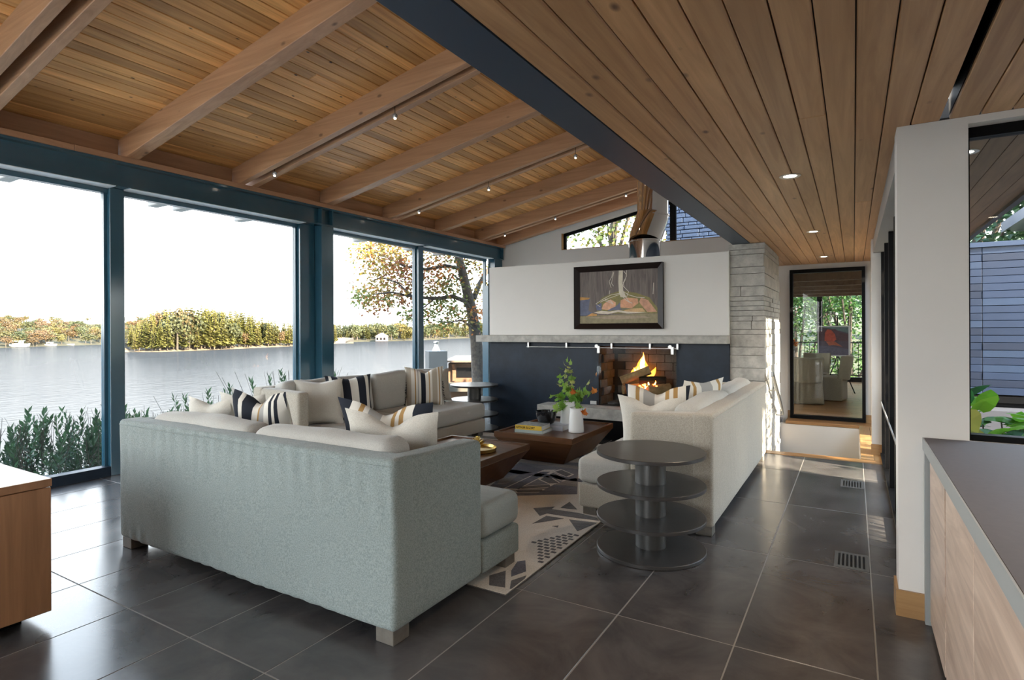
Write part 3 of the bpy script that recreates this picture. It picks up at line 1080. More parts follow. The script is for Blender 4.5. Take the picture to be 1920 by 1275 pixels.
# ---------------------------------------------------------------- coffee tables
def coffee(label, x0, x1, y0, y1, H=.33, ins=.19):
    cx, cy = (x0 + x1) / 2, (y0 + y1) / 2
    t = thing('coffee_table', label, 'table', (cx, cy, 0.012), 0, 'pair of walnut coffee tables')
    a, b = (x1 - x0) / 2, (y1 - y0) / 2
    h = H - .012
    zt = h - .055
    vs = [(-a + ins, -b + ins, 0), (a - ins, -b + ins, 0), (a - ins, b - ins, 0), (-a + ins, b - ins, 0), (-a, -b, zt), (a, -b, zt), (a, b, zt), (-a, b, zt)]
    MB().add(vs, [(0, 3, 2, 1), (4, 5, 6, 7), (0, 1, 5, 4), (1, 2, 6, 5), (2, 3, 7, 6), (3, 0, 4, 7)]).build('body', walnut, t, bevel=.004, seg=1)
    MB().box(-a + .03, a - .03, -b + .03, b - .03, zt, h - .018).build('top_panel', walnut, t)
    for p in ([(-a, -b), (a, -b), (a - .032, -b + .032), (-a + .032, -b + .032)], [(-a, b), (-a + .032, b - .032), (a - .032, b - .032), (a, b)]):
        MB().prism(p, zt, h).build('rim_board', walnut, t, bevel=.003, seg=1)
    wy_ = wood('walnut_cross', (.135, .055, .018), (.060, .022, .008), 1, .3, 12, 1.4, .05)
    for p in ([(-a, -b), (-a + .032, -b + .032), (-a + .032, b - .032), (-a, b)], [(a, -b), (a, b), (a - .032, b - .032), (a - .032, -b + .032)]):
        MB().prism(p, zt, h).build('rim_board', wy_, t, bevel=.003, seg=1)
    return t
coffee('walnut tray-top coffee table with books and vases, tapering to the floor', -3.40, -2.455, 5.30, 6.45)
coffee('walnut tray-top coffee table with the brass tray, half behind the near sofa', -3.67, -2.72, 3.75, 4.89)
TT = .312
def book(label, mat_cover, x, y, z, w_, d_, t_, deg, spine=None):
    b = thing('book', label, 'book', (x, y, z), math.radians(deg), 'books on the coffee table')
    pg = MATS.get('paper') or plain('paper', (.62, .61, .58), .8)
    cv = mat_cover
    MB().box(-w_ / 2 + .004, w_ / 2 - .004, -d_ / 2 + .003, d_ / 2 - .004, .003, t_ - .003).build('pages', pg, b)
    MB().box(-w_ / 2, w_ / 2, -d_ / 2, d_ / 2, t_ - .003, t_).build('cover', cv, b)
    MB().box(-w_ / 2, w_ / 2, -d_ / 2, d_ / 2, 0, .003).build('cover', spine or cv, b)
    MB().box(-w_ / 2, w_ / 2, -d_ / 2 - .002, -d_ / 2 + .003, 0, t_).build('spine', spine or cv, b)
    return b
cov1 = plain('pale_green_cover', (.33, .38, .36), .4)
cov2 = plain('photo_cover', (.30, .30, .28), .35, 0, .8, 26)
yel = plain('yellow_spine', (.66, .42, .03), .4)
cov3 = plain('grey_lilac_cover', (.42, .42, .46), .4, 0, .08, 20)
book('pale grey-green book at the bottom of the stack', cov1, -3.065, 5.605, TT, .34, .27, .032, 3)
b2 = book('thick book with a yellow lettered spine in the middle of the stack', cov2, -3.075, 5.60, TT + .033, .315, .25, .048, 5, yel)
fc = bpy.data.curves.new('lettering', 'FONT')
fc.body = 'ARTHUR ELGORT'
fc.size = .034
fc.extrude = .0004
fc.offset = .0008
fo = bpy.data.objects.new('tmp', fc)
C.objects.link(fo)
dg = bpy.context.evaluated_depsgraph_get()
me = bpy.data.meshes.new_from_object(fo.evaluated_get(dg))
bpy.data.objects.remove(fo)
me.materials.clear()
me.materials.append(blackm)
lt = put('spine_lettering', me, b2, (-.148, -.1275, .012), (PI / 2, 0, 0))
wdt = max(v.co.x for v in me.vertices)
lt.scale = (.225 / wdt, 1, 1)
b3 = book('large grey book lying behind the yellow one under the bowl', cov3, -2.965, 5.88, TT, .36, .27, .055, 2)
bw_ = thing('bowl', 'black glazed bowl sitting on the grey book', 'bowl', (-3.01, 5.80, TT + .0555))
MB().lathe([(.05, 0), (.085, .015), (.108, .06), (.117, .115), (.118, .15), (.112, .15), (.108, .11), (.098, .06), (.07, .025), (0, .02)], 36).build('body', blackcer, bw_, smooth=True, angle=60)
def jug(label, x, y, s):
    v = thing('vase', label, 'vase', (x, y, TT))
    MB().lathe([(.08, 0), (.085, .004), (.084, .03), (.076, .15), (.066, .235), (.068, .26), (.072, .268), (.064, .266), (.060, .235), (.068, .15), (.075, .03), (0, .02)], 36).build('body', ceramic, v, smooth=True, angle=60)
    v.scale = (s, s, s)
    return v
jug('white ceramic jug standing at the front of the table', -2.63, 5.78, 1.0)
jug('white ceramic jug half hidden behind the front one, holding maple stems', -2.84, 6.02, 1.12)

# maple sprigs: every leaf its own piece
def maple_leaf(mat):
    pts = []
    lob = [(0, .0), (.25, -.12), (.33, .02), (.62, .0), (.50, .22), (.72, .42), (.42, .42), (.38, .58), (.22, .52), (0, 1.0)]
    for x, y in lob:
        pts.append((x, y))
    for x, y in lob[-2:0:-1]:
        pts.append((-x, y))
    vs = [(x * .5, y * .62, -.10 * abs(x) + .05 * y * y) for x, y in pts] + [(0, .3, .02)]
    n = len(pts)
    return MB().add(vs, [(i, (i + 1) % n, n) for i in range(n)]).mesh('leaf', mat)
mg = [maple_leaf(leafmat('maple_green_%d' % k, .4, False, c)) for k, c in enumerate([(.16, .33, .05), (.27, .42, .09), (.42, .46, .16)])]
mo = maple_leaf(leafmat('maple_orange', .4, False, (.62, .20, .04)))
sprig = thing('maple_sprig', 'cut maple branches with green and orange leaves in the jugs', 'branch', (-2.80, 6.0, TT + .25))
rr = random.Random(21)
tips = [(-.10, .02, .46, 0), (-.02, .0, .52, 0), (.03, -.05, .36, 0), (-.16, .05, .30, 0), (-.15, -.10, .10, 0), (.20, -.12, .14, 0), (.33, -.05, .35, 1), (.36, -.1, .18, 1), (.26, -.22, -.02, 1), (-.14, -.12, -.06, 0), (.12, -.15, .16, 1), (.02, -.15, .2, 0)]
stem = MB()
lf = 0
for tx, ty, tz, oc in tips:
    P0 = Vector((0, 0, 0)) if tx < .1 else Vector((.12, -.12, .0))
    P2 = Vector((tx, ty, tz))
    P1 = P0.lerp(P2, .5) + Vector((0, 0, .06))
    pts = [(1 - t) ** 2 * P0 + 2 * t * (1 - t) * P1 + t * t * P2 for t in [i / 6 for i in range(7)]]
    stem.tube(pts, [.004] * 4 + [.003, .002, .0015], 5)
    for k in range(9 if oc == 0 else 4):
        t = .40 + .60 * k / (8 if oc == 0 else 3)
        i = min(6, int(t * 6))
        p = pts[i] + Vector((rr.uniform(-.03, .03), rr.uniform(-.03, .03), rr.uniform(-.03, .03)))
        orange = oc == 1 and k == 3
        me = mo if orange else rr.choice(mg if tz > .2 else mg[:2])
        L = rr.uniform(.085, .12) * (1.25 if tz < .25 else .85)
        o = put('leaf', me, sprig, p, (rr.uniform(.2, 1.7), rr.uniform(-.6, .6), rr.uniform(0, 6.28)), L * 1.15)
stem.build('stem', barkm, sprig)

# brass tray and spiky ornament on the near table
tr = thing('tray', 'round brass tray on the nearer coffee table', 'tray', (-3.02, 4.44, TT))
MB().lathe([(.15, 0), (.165, .006), (.172, .035), (.168, .036), (.158, .012), (0, .008)], 40).build('dish', brass, tr, smooth=True, angle=50)
orn = thing('ornament', 'spiky brass flower ornament standing in the tray', 'ornament', (-3.05, 4.47, TT + .009))
sp_ = MB()
rr = random.Random(9)
MB().lathe([(0, 0), (.02, .005), (.025, .03), (.02, .05), (0, .06)], 12).build('core', brass, orn, smooth=True)
for k in range(46):
    a, b = rr.uniform(0, 2 * PI), rr.uniform(-.1, 1.5)
    d = Vector((math.cos(a) * math.cos(b), math.sin(a) * math.cos(b), math.sin(b)))
    c = Vector((0, 0, .04))
    sp_.tube([c + d * .012, c + d * .045, c + d * .082], [.008, .007, .0006], 5)
sp_.build('petals', brass, orn)

# ---------------------------------------------------------------- tiered round side tables
def tier(label, loc):
    t = thing('side_table', label, 'table', loc, 0, 'four-tier round side tables')
    for z in (.0, .205, .415, .625):
        MB().lathe([(.343, z), (.350, z + .003), (.351, z + .022), (.347, z + .025), (0, z + .025)], 72).build('disc', tablemat, t, smooth=True, angle=30)
    for z in (.025, .23, .44):
        MB().lathe([(.098, z), (.098, z + .18 if z < .2 else z + .185)], 40).build('column', tubemat, t, smooth=True, angle=30)
    return t
t1 = tier('dark four-tier round side table in the foreground by the right sofa', (-1.152, 3.70, 0))
copy_tree(t1, (-4.745, 6.875, 0), 0, 'four-tier round side table by the window beside the fireplace')

# ---------------------------------------------------------------- rug
ry0, ry1, rx0, rx1 = 2.655, 6.70, -4.82, -1.632
rug = thing('rug', 'cream and charcoal geometric wool rug under the coffee tables', 'rug', ((rx0 + rx1) / 2, (ry0 + ry1) / 2, 0))
creamf = fabric('rug_cream', (.60, .54, .47), (.47, .42, .36), 120, .8)
charf = fabric('rug_charcoal', (.10, .090, .088), (.06, .055, .055), 120, .8)
bluef = fabric('rug_slate', (.105, .10, .125), (.06, .06, .08), 120, .8)
taupf = fabric('rug_taupe', (.22, .19, .165), (.15, .13, .115), 120, .8)
cxr, cyr = (rx0 + rx1) / 2, (ry0 + ry1) / 2
MB().box(rx0 - cxr, rx1 - cxr, ry0 - cyr, ry1 - cyr, .0015, .009).build('ground', creamf, rug, bevel=.002, seg=1)
MB().box(rx0 - cxr - .006, rx1 - cxr + .006, ry0 - cyr - .006, ry1 - cyr + .006, .001, .005).build('binding', charf, rug)
def gpx(u, v):
    d = FWD + (u - U0) / FPX * RGT + (V0 - v) / FPX * UPV
    t = -(EYE - .011) / d.z
    return (t * d.x, t * d.y)
RUGP = [('c', [(527, 495), (703, 482), (678, 502), (905, 535), (1052, 575), (1070, 598), (900, 578), (640, 538), (580, 558)]),
        ('c', [(750, 492), (826, 443), (890, 505), (820, 500)]), ('c', [(520, 622), (635, 558), (780, 580)]),
        ('c', [(822, 588), (1075, 618), (890, 683)]), ('c', [(680, 641), (735, 638), (728, 653)]),
        ('b', [(430, 387), (560, 372), (700, 300), (890, 318), (888, 380)]), ('t', [(700, 300), (790, 268), (890, 240), (888, 320)]),
        ('c', [(585, 258), (640, 225), (740, 288), (660, 292)]), ('c', [(655, 222), (690, 203), (805, 256), (760, 268)]), ('c', [(705, 195), (760, 180), (845, 215), (800, 235)]),
        ('c', [(420, 318), (660, 300), (672, 322), (430, 335)]), ('c', [(380, 348), (600, 340), (610, 360), (400, 366)]),
        ('b', [(345, 160), (420, 120), (620, 180), (440, 215), (300, 215)]), ('b', [(300, 330), (590, 195), (670, 195), (400, 335)]),
        ('c', [(165, 1050), (300, 1010), (295, 1148), (163, 1128)]), ('c', [(345, 1092), (472, 1048), (470, 1078), (398, 1168), (333, 1160)]),
        ('b', [(395, 935), (462, 925), (468, 1015), (345, 1058), (345, 1010)]), ('t', [(250, 255), (420, 212), (300, 300), (230, 300)])]
def inside(p, poly):
    c = False
    for i in range(len(poly)):
        (x1, y1), (x2, y2) = poly[i], poly[i - 1]
        if (y1 > p[1]) != (y2 > p[1]) and p[0] < (x2 - x1) * (p[1] - y1) / (y2 - y1) + x1:
            c = not c
    return c
K = 300 / 1319
def rugpoly(poly, grow=1.0):
    pts = [gpx(880 + x * K, 840 + y * K) for x, y in poly]
    mx, my = sum(p[0] for p in pts) / len(pts), sum(p[1] for p in pts) / len(pts)
    pts = [(mx + (x - mx) * grow, my + (y - my) * grow) for x, y in pts]
    return [(min(x, rx1 - .004) - cxr, max(y, ry0 + .004) - cyr) for x, y in pts]
MB().prism(rugpoly([(380, 392), (890, 378), (900, 120), (420, 105), (150, 330)]), .006, .0096).build('field', fabric('rug_dusk', (.15, .14, .155), (.10, .095, .11), 120, .8), rug)
for c, poly in RUGP[7:12] + RUGP[13:14]:
    MB().prism(rugpoly(poly, 1.28), .006, .0101).build('outline', creamf, rug)
for c, poly in RUGP:
    pts = [gpx(880 + x * K, 840 + y * K) for x, y in poly]
    pts = [(min(x, rx1 - .004) - cxr, max(y, ry0 + .004) - cyr) for x, y in pts]
    MB().prism(pts, .006, .0105).build('motif', {'c': charf, 'b': bluef, 't': taupf}[c], rug)
grid = [gpx(880 + x * K, 840 + y * K) for x, y in [(530, 765), (800, 705), (925, 712), (572, 985)]]
for i in range(-8, 9):
    for j in range(-9, 10):
        p = (rx1 - .30 + i * .048 + (j % 2) * .024, 3.35 + j * .044)
        if inside(p, grid) and p[0] < rx1 - .03:
            x, y = p[0] - cxr, p[1] - cyr
            MB().prism([(x - .017, y - .012), (x + .017, y - .012), (x + .017, y + .012), (x - .017, y + .012)], .006, .0105).build('motif', charf, rug)
for k, yy in enumerate((4.85, 5.3, 5.8, 6.3)):
    MB().prism([(rx0 - cxr + .2, yy - cyr), (rx1 - cxr - .5, yy - cyr + .1), (rx1 - cxr - .2, yy - cyr + .22), (rx0 - cxr + .3, yy - cyr + .15)], .006, .0105).build('motif', (bluef, taupf)[k % 2], rug)

# ---------------------------------------------------------------- floor vents
def vent(label, y0):
    v = thing('floor_vent', label, 'vent', (-.018, y0 + .14, 0), 0, 'slotted floor vents')
    MB().box(-.092, .092, -.142, .142, .0005, .0025).build('plate', MATS.get('vent_plate') or plain('vent_plate', (.105, .098, .09), .7, spec=.2), v)
    for k in range(7):
        x = -.066 + k * .022
        MB().box(x - .006, x + .006, -.105, .105, .0026, .0032).build('slot', blackm, v)
vent('slotted floor vent nearer the white wall corner', 3.99)
vent('slotted floor vent farther down the hallway', 6.02)

# ---------------------------------------------------------------- counter cabinets on the right
ct = thing('countertop', 'long grey stone countertop under the picture window', 'countertop', (.93, 1.6, 0))
MB().box(-.635, 2.4, -1.4, 1.875, .858, .905).build('slab', counterm, ct, bevel=.002, seg=1)
MB().box(-.640, -.635, -1.4, 1.878, .846, .905).build('front_edge', counteredge, ct)
MB().box(-.635, .0, 1.828, 1.868, 0, .858).build('end_panel', counteredge, ct)
ys = [3.42, 2.86, 2.235, 1.60, .95, .3]
for k in range(5):
    c = thing('cabinet', ('base cabinet with pale wood door at the wall end of the counter', 'second base cabinet from the wall with pale streaked door', 'third base cabinet from the wall, cut by the picture edge',
                          'fourth base cabinet from the wall, outside the view', 'last base cabinet, outside the view')[k], 'cabinet', (.325, (ys[k] + ys[k + 1]) / 2, 0), 0, 'counter cabinets')
    h_ = (ys[k] - ys[k + 1]) / 2
    MB().box(.012, .6, -h_ + .001, h_ - .001, .05, .845).build('carcass', MATS['walnut'], c)
    MB().box(-.012, .010, -h_ + (.030 if k == 0 else .004), h_ - (.014 if k == 0 else .004), .03, .818).build('door', doorwood, c, bevel=.001, seg=1)

# ---------------------------------------------------------------- credenza at the left edge
cz = thing('credenza', 'brown wooden credenza cut off by the left picture edge', 'cabinet', (-4.3, .99, 0))
MB().box(-.87, .87, -.29, .28, .06, .675).build('body', credwood, cz, bevel=.002, seg=1)
MB().box(-.873, .873, -.293, .283, .679, .718).build('top', credwood, cz, bevel=.002, seg=1)
for x in (-.78, .70):
    MB().box(x, x + .05, -.22, .2, 0, .06).build('foot', blackm, cz)

# ---------------------------------------------------------------- painting over the mantel
pa = thing('painting', 'dark-framed landscape painting of a bare tree on rocks above the mantel', 'painting', (-2.687, 7.25, 1.445))
W2, HH, fwid = .615, .85, .075
for p in ([(-W2, 0), (W2, 0), (W2 - fwid, fwid), (-W2 + fwid, fwid)], [(-W2, HH), (-W2 + fwid, HH - fwid), (W2 - fwid, HH - fwid), (W2, HH)],
          [(-W2, 0), (-W2 + fwid, fwid), (-W2 + fwid, HH - fwid), (-W2, HH)], [(W2, 0), (W2, HH), (W2 - fwid, HH - fwid), (W2 - fwid, fwid)]):
    n = 4
    cx = sum(q[0] for q in p) / 4
    cz_ = sum(q[1] for q in p) / 4
    vs, fs = [], []
    for q in p:
        outer = abs(q[0]) > W2 - .01 or q[1] < .01 or q[1] > HH - .01
        vs.append((q[0], -.055 if outer else -.022, q[1]))
    for q in p:
        vs.append((q[0], -.001, q[1]))
    MB().add(vs, [(0, 1, 2, 3), (7, 6, 5, 4)] + [(i, 4 + i, 4 + (i + 1) % 4, (i + 1) % 4) for i in range(4)]).build('frame_bar', framewood, pa, smooth=True, angle=10)
cvx, cvz = W2 - fwid, HH - 2 * fwid
canv = MB().box(-cvx, cvx, -.016, -.004, fwid, HH - fwid).build('canvas', wood('umber_paint', (.20, .16, .14), (.085, .066, .06), 2, .6, 22, 2.5, .05), pa)
def paint(col, pts, lay=1, var=.25):
    key = 'paint_%.2f_%.2f_%.2f' % col
    mt_ = MATS.get(key) or plain(key, col, .6, 0, var, 18)
    q = [((x - 130) / 1165 * 2 * cvx - cvx, fwid + (1 - (y - 205) / 820) * (HH - 2 * fwid)) for x, y in pts]
    MB().prism(q, -.016 - .0006 * lay, -.015, 'y').build('paint_shape', mt_, canv)
paint((.24, .20, .11), [(130, 900), (1295, 880), (1295, 1020), (130, 1028)])
paint((.33, .25, .17), [(250, 930), (700, 905), (1100, 915), (1200, 945), (700, 965)], 2)
paint((.10, .11, .17), [(130, 640), (290, 625), (265, 820), (340, 860), (250, 905), (130, 905)])
paint((.45, .22, .05), [(130, 598), (290, 615), (270, 640), (130, 650)], 2)
paint((.20, .17, .05), [(400, 720), (480, 620), (620, 560), (760, 520), (980, 560), (1180, 640), (1290, 800), (1290, 880), (400, 870)])
paint((.62, .33, .20), [(470, 800), (500, 720), (610, 650), (690, 700), (680, 800), (560, 815)], 2)
paint((.60, .30, .17), [(755, 780), (760, 670), (850, 630), (1010, 650), (1020, 720), (920, 800)], 2)
paint((.52, .27, .17), [(1030, 700), (1060, 640), (1160, 680), (1285, 860), (1150, 860), (1070, 760)], 3)
paint((.58, .36, .17), [(800, 830), (930, 800), (1080, 800), (1120, 850), (900, 860)], 2)
paint((.55, .28, .08), [(230, 910), (320, 860), (400, 880), (390, 905)], 3)
paint((.12, .13, .22), [(380, 740), (470, 700), (470, 820), (400, 820)], 2)
paint((.12, .12, .18), [(690, 760), (750, 700), (760, 800), (900, 800), (700, 820), (560, 830), (600, 800)], 3)
paint((.60, .52, .42), [(350, 850), (470, 825), (600, 840), (730, 820), (860, 845), (1150, 865), (870, 875), (720, 850), (560, 880), (430, 870)], 4, .15)
paint((.62, .56, .44), [(735, 210), (795, 210), (790, 420), (800, 520), (850, 630), (760, 620), (735, 540), (728, 380)], 4, .15)
root = plain('pale_root_paint', (.66, .60, .52), .6)
rt = MB()
for line in ([(760, 560), (620, 580), (500, 640), (380, 715), (450, 760)], [(770, 570), (680, 600), (560, 640), (450, 690)], [(790, 560), (840, 620), (880, 690), (930, 720)], [(780, 520), (880, 590), (1000, 630), (1110, 640)],
             [(810, 220), (850, 280), (830, 360), (790, 440), (880, 540), (850, 620)], [(650, 215), (630, 300), (590, 370), (620, 470)], [(660, 230), (640, 330), (625, 400), (655, 445)], [(850, 210), (850, 300), (800, 400), (820, 480)],
             [(770, 590), (830, 660), (900, 710)], [(520, 640), (620, 680), (650, 730)], [(480, 650), (580, 690), (650, 720)], [(1240, 420), (1230, 590)], [(600, 510), (590, 570)]):
    q = [((x - 130) / 1165 * 2 * cvx - cvx, -.0175, fwid + (1 - (y - 205) / 820) * (HH - 2 * fwid)) for x, y in line]
    rt.tube(q, .0042, 5)
rt.build('painted_roots', root, canv)

# ---------------------------------------------------------------- sliding fire screen, logs, flames
FX0 = -2.44
fs_ = thing('fire_screen', 'sliding glass fire screen hung from a steel rail', 'fire screen', (-2.445, 7.215, .42))
MB().box(-.535, .535, -.004, .004, .012, .785).build('pane', sideglass, fs_)
MB().tube([(-1.61, 0, .775), (.56, 0, .775)], .009, 10).build('rail', brushed, fs_, smooth=True)
for x in (-1.585, -.98, -.32, .20, .55):
    MB().box(x - .012, x + .012, -.008, .035, .765, .838).build('standoff', brushed, fs_)
for x in (-.50, .49):
    MB().box(x - .02, x + .02, -.02, .008, .70, .80).build('hanger', brushed, fs_, bevel=.004)
    MB().lathe([(0, -.008), (.024, -.008), (.024, .008), (0, .008)], 20).build('roller', brushed, fs_, (x - .03, -.008, .795), (PI / 2, 0, 0))
MB().box(-.62, -.53, -.02, .0, .01, .055).build('floor_guide', brushed, fs_)
MB().box(-.42, .42, .11, .50, .005, .03).build('ash_tray', charm, fs_)
gt = thing('fire_grate', 'black iron grate holding the logs', 'grate', (FX0, 7.52, .43))
for k in range(6):
    MB().box(-.26 + k * .1, -.24 + k * .1, -.17, .17, .10, .12).build('bar', blackm, gt)
for y in (-.14, .12):
    MB().box(-.3, .3, y, y + .02, .08, .10).build('rail', blackm, gt)
    for x in (-.28, .26):
        MB().box(x, x + .02, y, y + .02, .005, .08).build('leg', blackm, gt)
FX, FYc, FZ = -2.44, 7.52, .565
logs = [((-.26, -.06, .06), (.02, .14, .07), .078, 'thick split log lying at the left of the grate'), ((.10, -.10, .06), (.34, .08, .08), .082, 'stout split log at the right of the grate'),
        ((-.05, .10, .07), (.20, .12, .10), .055, 'dark log at the back of the fire'), ((-.04, -.02, .19), (.30, .05, .195), .062, 'charred log lying across the middle of the fire'),
        ((-.28, -.08, .18), (.08, .06, .33), .066, 'topmost log leaning up across the pile')]
for i, (a, b, r_, lab) in enumerate(logs):
    o = thing('log', lab, 'log', (FX, FYc, FZ), 0, 'logs in the fireplace')
    a, b = Vector(a), Vector(b)
    mb = MB()
    ax = (b - a).normalized()
    s1 = ax.cross(Vector((0, 0, 1))).normalized()
    s2 = s1.cross(ax)
    rr = random.Random(i)
    ring = [rr.uniform(.75, 1.08) for _ in range(9)]
    vs = []
    for t in (0, .33, .66, 1):
        p = a.lerp(b, t)
        for k in range(9):
            an = 2 * PI * k / 9
            q = r_ * ring[k] * rr.uniform(.94, 1.05)
            vs.append(p + q * (math.cos(an) * s1 + math.sin(an) * s2))
    fs2 = [(t * 9 + k, t * 9 + (k + 1) % 9, (t + 1) * 9 + (k + 1) % 9, (t + 1) * 9 + k) for t in range(3) for k in range(9)]
    MB().add(vs, fs2 + [tuple(range(9))[::-1], tuple(27 + k for k in range(9))]).build('timber', charm if i in (2, 3) else logwood, o, bevel=.004, seg=1)
fl = thing('flames', 'orange flames rising from the log fire', 'fire', (FX - .05, FYc + .06, FZ))
def flame_mat(name, hot, strength, h):
    mt_ = bpy.data.materials.new(name)
    mt_.use_nodes = True
    n, l = mt_.node_tree.nodes, mt_.node_tree.links
    n.clear()
    o = n.new('ShaderNodeOutputMaterial')
    e = n.new('ShaderNodeEmission')
    e.inputs[1].default_value = strength
    t = n.new('ShaderNodeTexCoord')
    s = n.new('ShaderNodeSeparateXYZ')
    l.new(t.outputs['Generated'], s.inputs[0])
    r = n.new('ShaderNodeValToRGB')
    r.color_ramp.elements[0].color = (*hot, 1)
    r.color_ramp.elements[1].color = (1.0, .22, .02, 1)
    l.new(s.outputs['Z'], r.inputs[0])
    l.new(r.outputs[0], e.inputs[0])
    tr_ = n.new('ShaderNodeBsdfTransparent')
    mx = n.new('ShaderNodeMixShader')
    lw = n.new('ShaderNodeLayerWeight')
    lw.inputs[0].default_value = .45
    l.new(lw.outputs['Facing'], mx.inputs[0])
    l.new(e.outputs[0], mx.inputs[1])
    l.new(tr_.outputs[0], mx.inputs[2])
    l.new(mx.outputs[0], o.inputs[0])
    return mt_
f_in = flame_mat('flame_core', (1, .72, .25), 2.6, .3)
f_out = flame_mat('flame_outer', (1, .33, .05), .8, .3)
rr = random.Random(33)
def flame(x, y, z, h_, r_, mat, seed):
    pr = random.Random(seed)
    pts, rad = [], []
    dx, dy = pr.uniform(-.03, .03), pr.uniform(-.02, .02)
    for k in range(9):
        t = k / 8
        pts.append((x + dx * t * t * 2 + .012 * math.sin(5 * t + seed), y + dy * t, z + .8 * h_ * t))
        rad.append(max(.0015, .8 * r_ * (math.sin(PI * (t * .82 + .13)) ** 1.3) * (1 - .45 * t)))
    MB().tube(pts, rad, 10).build('flame', mat, fl, smooth=True, angle=180)
for k, (x, z, h_, r_) in enumerate([(-.02, .27, .30, .055), (.02, .29, .22, .05), (-.06, .25, .20, .045), (.05, .26, .17, .04), (-.09, .22, .16, .04), (.00, .27, .36, .03)]):
    flame(x, .06 + rr.uniform(-.03, .03), z, h_, r_, f_in, k)
for k, (x, z, h_, r_) in enumerate([(-.03, .20, .40, .11), (.06, .22, .28, .09), (-.12, .18, .26, .08), (.12, .2, .2, .06)]):
    flame(x, .10, z, h_, r_, f_out, 20 + k)
for k, (x, z, h_, r_) in enumerate([(.15, .10, .15, .016), (.24, .11, .11, .014), (.19, .08, .09, .02), (.10, .08, .08, .018)]):
    flame(x, -.10, z, h_, r_, f_in, 40 + k)
em = MB()
for k in range(26):
    p = Vector((rr.uniform(.03, .28), rr.uniform(-.16, -.02), rr.uniform(.08, .15)))
    s = rr.uniform(.006, .014)
    em.box(p.x - s, p.x + s, p.y - s, p.y + s, p.z - s * .6, p.z + s * .6)
em.build('embers', emit('ember_glow', (1, .16, .03), 3.0), fl)

# ---------------------------------------------------------------- chrome flue
fu = thing('flue', 'polished chrome flue pipe with an elbow rising behind the fireplace wall', 'flue', (-2.47, 7.72, 2.36))
pts = [(0, 0, 0), (0, 0, .30)]
MB().tube(pts, .215, 40).build('lower_pipe', chrome, fu, smooth=True, angle=40)
MB().tube([(0, 0, .28), (.0, .02, .33), (.07, .12, .62), (.075, .13, .66)], [.218, .222, .222, .218], 40).build('elbow_section', chrome, fu, smooth=True, angle=40)
MB().tube([(.075, .13, .64), (.075, .13, 1.9)], .212, 40).build('upper_pipe', chrome, fu, smooth=True, angle=40)
for p, r_ in (((0, 0, .29), .224), ((.075, .13, .65), .224)):
    MB().lathe([(r_ - .006, -.012), (r_ + .004, -.008), (r_ + .004, .008), (r_ - .006, .012)], 40).build('collar', chrome, fu, p, smooth=True)

# ---------------------------------------------------------------- lights
lampw = emit('lamp_glow', (1, .86, .66), 5)
def pot(label, x, y, z=SOF, power=7):
    p = thing('recessed_light', label, 'light', (x, y, z), 0, 'recessed ceiling lights')
    MB().lathe([(.066, -.001), (.066, -.004), (.060, -.007), (.042, -.004), (.040, -.001)], 32).build('trim_ring', plain('satin_ring', (.62, .60, .57), .35, .6) if 'satin_ring' not in MATS else MATS['satin_ring'], p, smooth=True)
    MB().lathe([(.040, -.0015), (.030, -.003), (0, -.0035)], 24).build('lens', lampw, p)
    ld = bpy.data.lights.new('pot_lamp', 'SPOT')
    ld.energy, ld.spot_size, ld.spot_blend, ld.color, ld.shadow_soft_size = power, math.radians(95), .6, (1, .80, .58), .04
    lo = bpy.data.objects.new('lamp', ld)
    C.objects.link(lo)
    lo.parent = p
    lo.location = (0, 0, -.02)
pot('nearest recessed light in the flat timber ceiling', -.36, 4.22)
pot('middle recessed light in the flat timber ceiling', -.36, 6.78)
pot('farthest recessed light, by the dining room window', -.36, 9.25)
for k, y in enumerate((1.66, -.9, -3.4)):
    pot('recessed light over the hallway behind the camera, number %d from the near one' % (k + 1), -.36, y, SOF, 7)
for k, (x, y) in enumerate([(1.1, 2.4), (1.1, .4), (1.1, -1.8), (2.5, 2.4), (2.5, .4), (2.5, -1.8)]):
    pot('recessed kitchen light outside the view, %s row, %s' % (('counter' if x < 2 else 'back'), {2.4: 'nearest the picture window', .4: 'in the middle', -1.8: 'farthest from the picture window'}[y]), x, y, SOF, 9)
pot('recessed light in the outside soffit seen through the picture window', .58, 4.35, 2.50, 2)
def spot(label, x, y, z):
    top = rz(x) + .06
    p = thing('track_light', label, 'light', (x, y, z), 0, 'small lights hung between the double rafters')
    MB().lathe([(0, -.028), (.018, -.024), (.026, -.006), (.022, .012), (.012, .02), (.006, .024)], 16).build('glass_shade', plain('clear_shade', (.6, .6, .62), .05, .6), p, smooth=True)
    MB().lathe([(0, -.033), (.011, -.0335), (.011, -.028), (0, -.027)], 12).build('bulb', lampw, p)
    MB().tube([(0, 0, .02), (0, 0, max(.06, top - z))], .003, 5).build('cord', blackm, p)
nm = ['on the second pair of rafters, low by the window', 'on the second pair of rafters, highest up', 'on the third pair of rafters, low by the window', 'on the third pair of rafters, in the middle', 'on the third pair of rafters, nearest the steel beam',
      'on the last pair of rafters, low by the window', 'on the last pair of rafters, in the middle', 'on the last pair of rafters, nearest the flue']
for s_, (x, y, z) in zip(nm, [(-5.75, 4.29, 3.295), (-3.90, 4.29, 3.572), (-5.73, 6.83, 3.29), (-4.45, 6.83, 3.457), (-3.10, 6.83, 3.70), (-5.74, 9.37, 3.31), (-4.66, 9.37, 3.49), (-3.32, 9.37, 3.755)]):
    spot('small glass track light ' + s_, x, y, min(z, rz(x) - .02))
